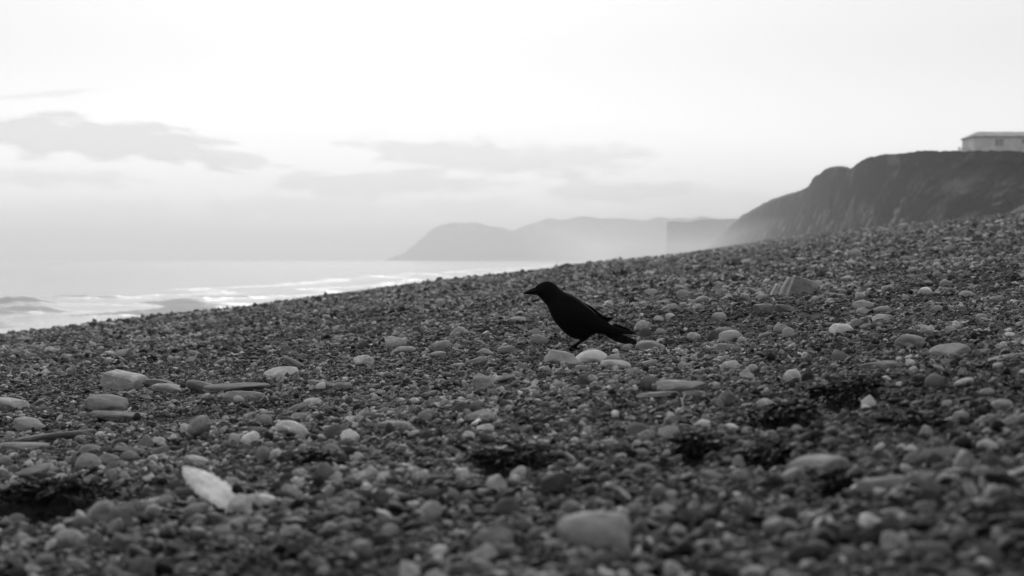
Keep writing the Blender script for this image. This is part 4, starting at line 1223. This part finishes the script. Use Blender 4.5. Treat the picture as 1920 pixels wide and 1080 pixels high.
kelp(82, 978, 235, 74, 460, 'biggest black heap of seaweed in the left foreground', 11, 0.10)
kelp(962, 896, 165, 40, 300, 'black mat of seaweed in the hollow of the centre foreground', 12, 0.10)
kelp(1475, 811, 125, 40, 280, 'black clump of seaweed behind the pale sticks at the right', 13, 0.12)
kelp(1314, 868, 66, 28, 150, 'small black seaweed clump below the brilliant white chip', 14, 0.07)
kelp(1456, 880, 92, 26, 190, 'low black seaweed mat behind the broad flat foreground stone', 15, 0.07)
kelp(1600, 770, 120, 28, 220, 'black seaweed around the pale angular stone at the right', 16, 0.14)
kelp(1575, 926, 60, 24, 120, 'black arch of seaweed between two pale foreground stones', 17, 0.05)
kelp(786, 577, 40, 9, 60, 'thin dark scrap of seaweed far up the beach left of the crow', 18, 0.2)
kelp(1718, 521, 60, 9, 80, 'dark strip of seaweed high on the right slope', 19, 0.4)
kelp(1884, 500, 30, 12, 60, 'small dark tuft of seaweed near the right edge of the upper beach', 20, 0.3)
kelp(1735, 800, 70, 18, 120, 'dark wisps of seaweed left of the right edge, above the dull flat stone', 21, 0.10)
kelp(590, 868, 60, 14, 90, 'dark scraps of seaweed behind the black triangular stone', 22, 0.08)


def stick(x0, y0, x1, y1, r, label, seed, lift=0.006, name='driftwood_stick', rise=0.0):
    rng = random.Random(seed)
    a, b = ground_hit(x0, y0), ground_hit(x1, y1)
    a = a + Vector((0, 0, lift))
    b = Vector((b.x, b.y, b.z + lift + rise))
    n = 16
    rings = []
    d = (b - a).normalized()
    s1 = d.cross(Vector((0.1, 0.2, 1))).normalized()
    s2 = d.cross(s1)
    for i in range(n):
        s = i / (n - 1)
        c = a.lerp(b, s) + s2 * 0.004 * mnoise.noise(Vector((s * 3, seed, 0))) + s1 * 0.004 * mnoise.noise(Vector((seed, s * 3, 0)))
        rr = r * (1 - 0.35 * s) * (1 + 0.25 * mnoise.noise(Vector((s * 9, seed, 4)))) * (1 if 0 < i < n - 1 else 0.5)
        rings.append([c + s1 * rr * math.cos(t) + s2 * rr * 0.8 * math.sin(t) for t in np.linspace(0, 2 * math.pi, 9)[:-1]])
    V, F = loft(rings)
    o = mesh_obj(name, V, F, M_WOOD)
    tag(o, label, 'stick', 'bleached sticks among the shingle')


stick(1422, 815, 1478, 824, 0.0042, 'thin pale stick lying in front of the right hand seaweed', 1)
stick(1160, 924, 1182, 947, 0.004, 'short pale stick in the centre right foreground, pointing at the camera', 2)
stick(1655, 852, 1676, 869, 0.003, 'thin pale twig below the small pale pebble in the right foreground', 3)
stick(1420, 800, 1430, 812, 0.003, 'tiny pale twig leaning on the left end of the right hand seaweed', 4, rise=0.02)
stick(1278, 775, 1284, 760, 0.0022, 'thin upright twig left of the brilliant white chip', 5, rise=0.02)
stick(1568, 812, 1586, 826, 0.0026, 'pale twig right of the seaweed and below the pale angular stone', 6)


# ------------------------------------------------------------------ two small things on the crest of the beach
def crest_things():
    def crest(px):
        best = max(_ys[2000:], key=lambda Y: float(beach_z((px - 960) / FPX * Y, Y)) / Y)
        return best
    Y = min(crest(1065), 130)
    x = (1062 - 960) / FPX * Y
    me = stone_mesh('boulder', 901, 34 * Y / FPX, 24 * Y / FPX, 18 * Y / FPX, 'w', 3)
    o = link(bpy.data.objects.new('boulder', me))
    o.location = (x, Y, float(beach_z(x, Y)) + 3 * Y / FPX)
    a = lin(70)
    o.color = (a, a, a, 1)
    tag(o, 'dark pointed boulder on the crest of the beach against the sea', 'stone', 'stones strewn over the shingle')
    Y = min(crest(1241), 180)
    x = (1241 - 960) / FPX * Y
    z = float(beach_z(x, Y))
    m = Y / FPX
    rings = []
    for s, rr, ox in ((-0.15, 3.2, 0), (0.1, 2.6, 0.2), (0.4, 1.9, 0.8), (0.7, 1.6, 1.6), (1.0, 1.0, 2.4)):
        rings.append([Vector((x + (ox + rr * math.cos(t)) * m, Y + rr * math.sin(t) * m, z + s * 10 * m)) for t in np.linspace(0, 2 * math.pi, 9)[:-1]])
    V, F = loft(rings)
    o = mesh_obj('driftwood_stump', V, F, M_KELP)
    tag(o, 'tiny dark upright stump on the beach crest below the sheer headland', 'stump')


crest_things()


# ------------------------------------------------------------------ shingle: the uncountable small pebbles, one object
def build_shingle():
    src = bpy.data.collections.new("shingle_pieces")
    NV = 10
    for i in range(NV):
        rng = random.Random(300 + i)
        bm = bmesh.new()
        bmesh.ops.create_icosphere(bm, subdivisions=2, radius=1.0)
        off = Vector((i * 7.3, 2.1, 5.5))
        pl = [(Vector((rng.gauss(0, 1), rng.gauss(0, 1), rng.gauss(0, 1))).normalized(), rng.uniform(0.45, 0.85)) for _ in range(4 + (i % 4) * 4)]
        for v in bm.verts:
            p = v.co.normalized()
            q = p * (1 + 0.35 * mnoise.noise(p * 1.2 + off) + 0.12 * mnoise.noise(p * 3 + off))
            for nrm, dd in pl:
                s = q.dot(nrm) - dd
                if s > 0:
                    q -= nrm * s * 0.96
            v.co = q
        me = bpy.data.meshes.new('shingle_piece')
        bm.to_mesh(me)
        bm.free()
        me.polygons.foreach_set('use_smooth', [i % 2 == 0] * len(me.polygons))
        me.materials.append(M_SHINGLE)
        src.objects.link(bpy.data.objects.new('shingle_piece', me))
    r = np.random.RandomState(42)
    P, S, T = [], [], []
    patch = Sines(50, 1.1, 8)
    patch2 = Sines(51, 7.0, 8)
    for r0, r1, half, rad, cover, sig in ((0.6, 2.6, 46, 0.0044, 1.2, 0.64), (2.6, 4.5, 33, 0.0037, 1.05, 0.62), (4.5, 8, 25, 0.0039, 0.95, 0.60), (8, 14, 26, 0.0074, 0.9, 0.56),
                                          (14, 28, 25, 0.018, 0.75, 0.52), (28, 70, 23, 0.042, 0.5, 0.45), (70, 240, 19, 0.10, 0.22, 0.45), (240, 800, 19, 0.30, 0.22, 0.4)):
        area = R(half) * (r1 ** 2 - r0 ** 2)
        n = int(cover * area / (math.pi * rad ** 2 * math.exp(2 * sig ** 2) * 0.9))
        d = np.sqrt(r.uniform(r0 ** 2, r1 ** 2, n))
        a = np.radians(r.uniform(-half, half, n))
        x, y = d * np.sin(a), d * np.cos(a)
        s = rad * np.exp(r.normal(0, sig, n)) * (1 + 0.25 * np.tanh(patch(x, y)))
        s = np.minimum(s, rad * (3.6 if r0 < 14 else 2.0))
        z = beach_z(x, y)
        t = x - VPU * y
        keep = (t > -22) & (t < 70)
        for kx, ky, ka, kb in KELP_BEDS:
            keep &= ((x - kx) / ka) ** 2 + ((y - ky) / kb) ** 2 > r.uniform(0.5, 1.1, n)
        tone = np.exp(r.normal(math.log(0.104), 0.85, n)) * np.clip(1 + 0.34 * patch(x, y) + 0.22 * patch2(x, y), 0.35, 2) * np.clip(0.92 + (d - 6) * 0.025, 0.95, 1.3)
        light = r.random_sample(n) < 0.06
        tone = np.where(light, tone * 3.0, tone)
        # heavier, darker stuff in the near right corner where weed lies among the stones
        tone = tone * np.where((d < 4) & (x > 0.1), 0.86, 1.0)
        tone = np.clip(tone, 0.012, 0.6)
        fl = r.uniform(0.25, 0.85, n) * (1 if r0 < 14 else 0.6)
        sc = np.stack([s * r.uniform(0.85, 1.5, n), s * r.uniform(0.8, 1.2, n), s * fl], 1)
        z = z + s * fl * r.uniform(-0.25, 0.75, n)
        P.append(np.stack([x, y, z], 1)[keep])
        S.append(sc[keep])
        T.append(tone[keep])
    P, S, T = np.concatenate(P), np.concatenate(S), np.concatenate(T)
    n = len(P)
    print('shingle pieces', n)
    me = bpy.data.meshes.new('shingle')
    me.vertices.add(n)
    me.vertices.foreach_set('co', P.astype(np.float32).reshape(-1))
    rot = np.stack([r.normal(0, 0.5, n), r.normal(0, 0.5, n), r.uniform(0, 6.283, n)], 1)
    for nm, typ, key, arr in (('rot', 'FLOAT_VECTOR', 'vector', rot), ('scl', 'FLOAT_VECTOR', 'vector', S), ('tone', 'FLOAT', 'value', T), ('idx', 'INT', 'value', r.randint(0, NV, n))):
        at = me.attributes.new(nm, typ, 'POINT')
        at.data.foreach_set(key, (arr.astype(np.int32) if typ == 'INT' else arr.astype(np.float32)).reshape(-1))
    me.materials.append(M_SHINGLE)
    o = link(bpy.data.objects.new('shingle', me))
    tag(o, 'dark fine shingle of small pebbles covering the beach', None, None, 'stuff')
    ng = bpy.data.node_groups.new('shingle_scatter', 'GeometryNodeTree')
    ng.interface.new_socket('Geometry', in_out='INPUT', socket_type='NodeSocketGeometry')
    ng.interface.new_socket('Geometry', in_out='OUTPUT', socket_type='NodeSocketGeometry')
    gi, go = ng.nodes.new('NodeGroupInput'), ng.nodes.new('NodeGroupOutput')
    ci = ng.nodes.new('GeometryNodeCollectionInfo')
    ci.inputs['Collection'].default_value = src
    ci.inputs['Separate Children'].default_value = True
    ci.inputs['Reset Children'].default_value = True
    ip = ng.nodes.new('GeometryNodeInstanceOnPoints')
    ip.inputs['Pick Instance'].default_value = True

    def named(nm, typ):
        q = ng.nodes.new('GeometryNodeInputNamedAttribute')
        q.data_type = typ
        q.inputs['Name'].default_value = nm
        return next(s for s in q.outputs if s.name == 'Attribute' and s.enabled)
    e2r = ng.nodes.new('FunctionNodeEulerToRotation')
    L = ng.links
    L.new(gi.outputs[0], ip.inputs['Points'])
    L.new(ci.outputs[0], ip.inputs['Instance'])
    L.new(named('idx', 'INT'), ip.inputs['Instance Index'])
    L.new(named('rot', 'FLOAT_VECTOR'), e2r.inputs[0])
    L.new(e2r.outputs[0], ip.inputs['Rotation'])
    L.new(named('scl', 'FLOAT_VECTOR'), ip.inputs['Scale'])
    L.new(ip.outputs[0], go.inputs[0])
    md = o.modifiers.new('scatter', 'NODES')
    md.node_group = ng


build_shingle()


# ------------------------------------------------------------------ haze: sea mist between here and the headlands
def build_haze():
    m = bpy.data.materials.new('haze')
    m.use_nodes = True
    t = m.node_tree
    t.nodes.clear()
    n = NT(t)
    out = n.add('ShaderNodeOutputMaterial')
    v = n.add('ShaderNodeVolumePrincipled')
    v.inputs['Color'].default_value = (1, 1, 1, 1)
    v.inputs['Density'].default_value = 0.00042
    v.inputs['Anisotropy'].default_value = 0.38
    t.links.new(v.outputs[0], out.inputs['Volume'])
    bm = bmesh.new()
    box(bm, (0, 4000, 57), (19000, 13500, 136))
    o = bm_obj('haze', bm, m, None, False)
    tag(o, 'pale sea mist veiling the headlands', None, None, 'stuff')


build_haze()


def build_spray():
    m = bpy.data.materials.new('sea_spray')
    m.use_nodes = True
    t = m.node_tree
    t.nodes.clear()
    n = NT(t)
    out = n.add('ShaderNodeOutputMaterial')
    v = n.add('ShaderNodeVolumePrincipled')
    v.inputs['Color'].default_value = (1, 1, 1, 1)
    v.inputs['Density'].default_value = 0.00075
    v.inputs['Anisotropy'].default_value = 0.55
    t.links.new(v.outputs[0], out.inputs['Volume'])
    bm = bmesh.new()
    box(bm, (30, 1500, 7), (160, 1600, 22))
    o = bm_obj('sea_spray', bm, m, None, False)
    o.rotation_euler = (0, 0, -math.atan(VPU))
    tag(o, 'low spray drifting off the surf along the far shore', None, None, 'stuff')


build_spray()
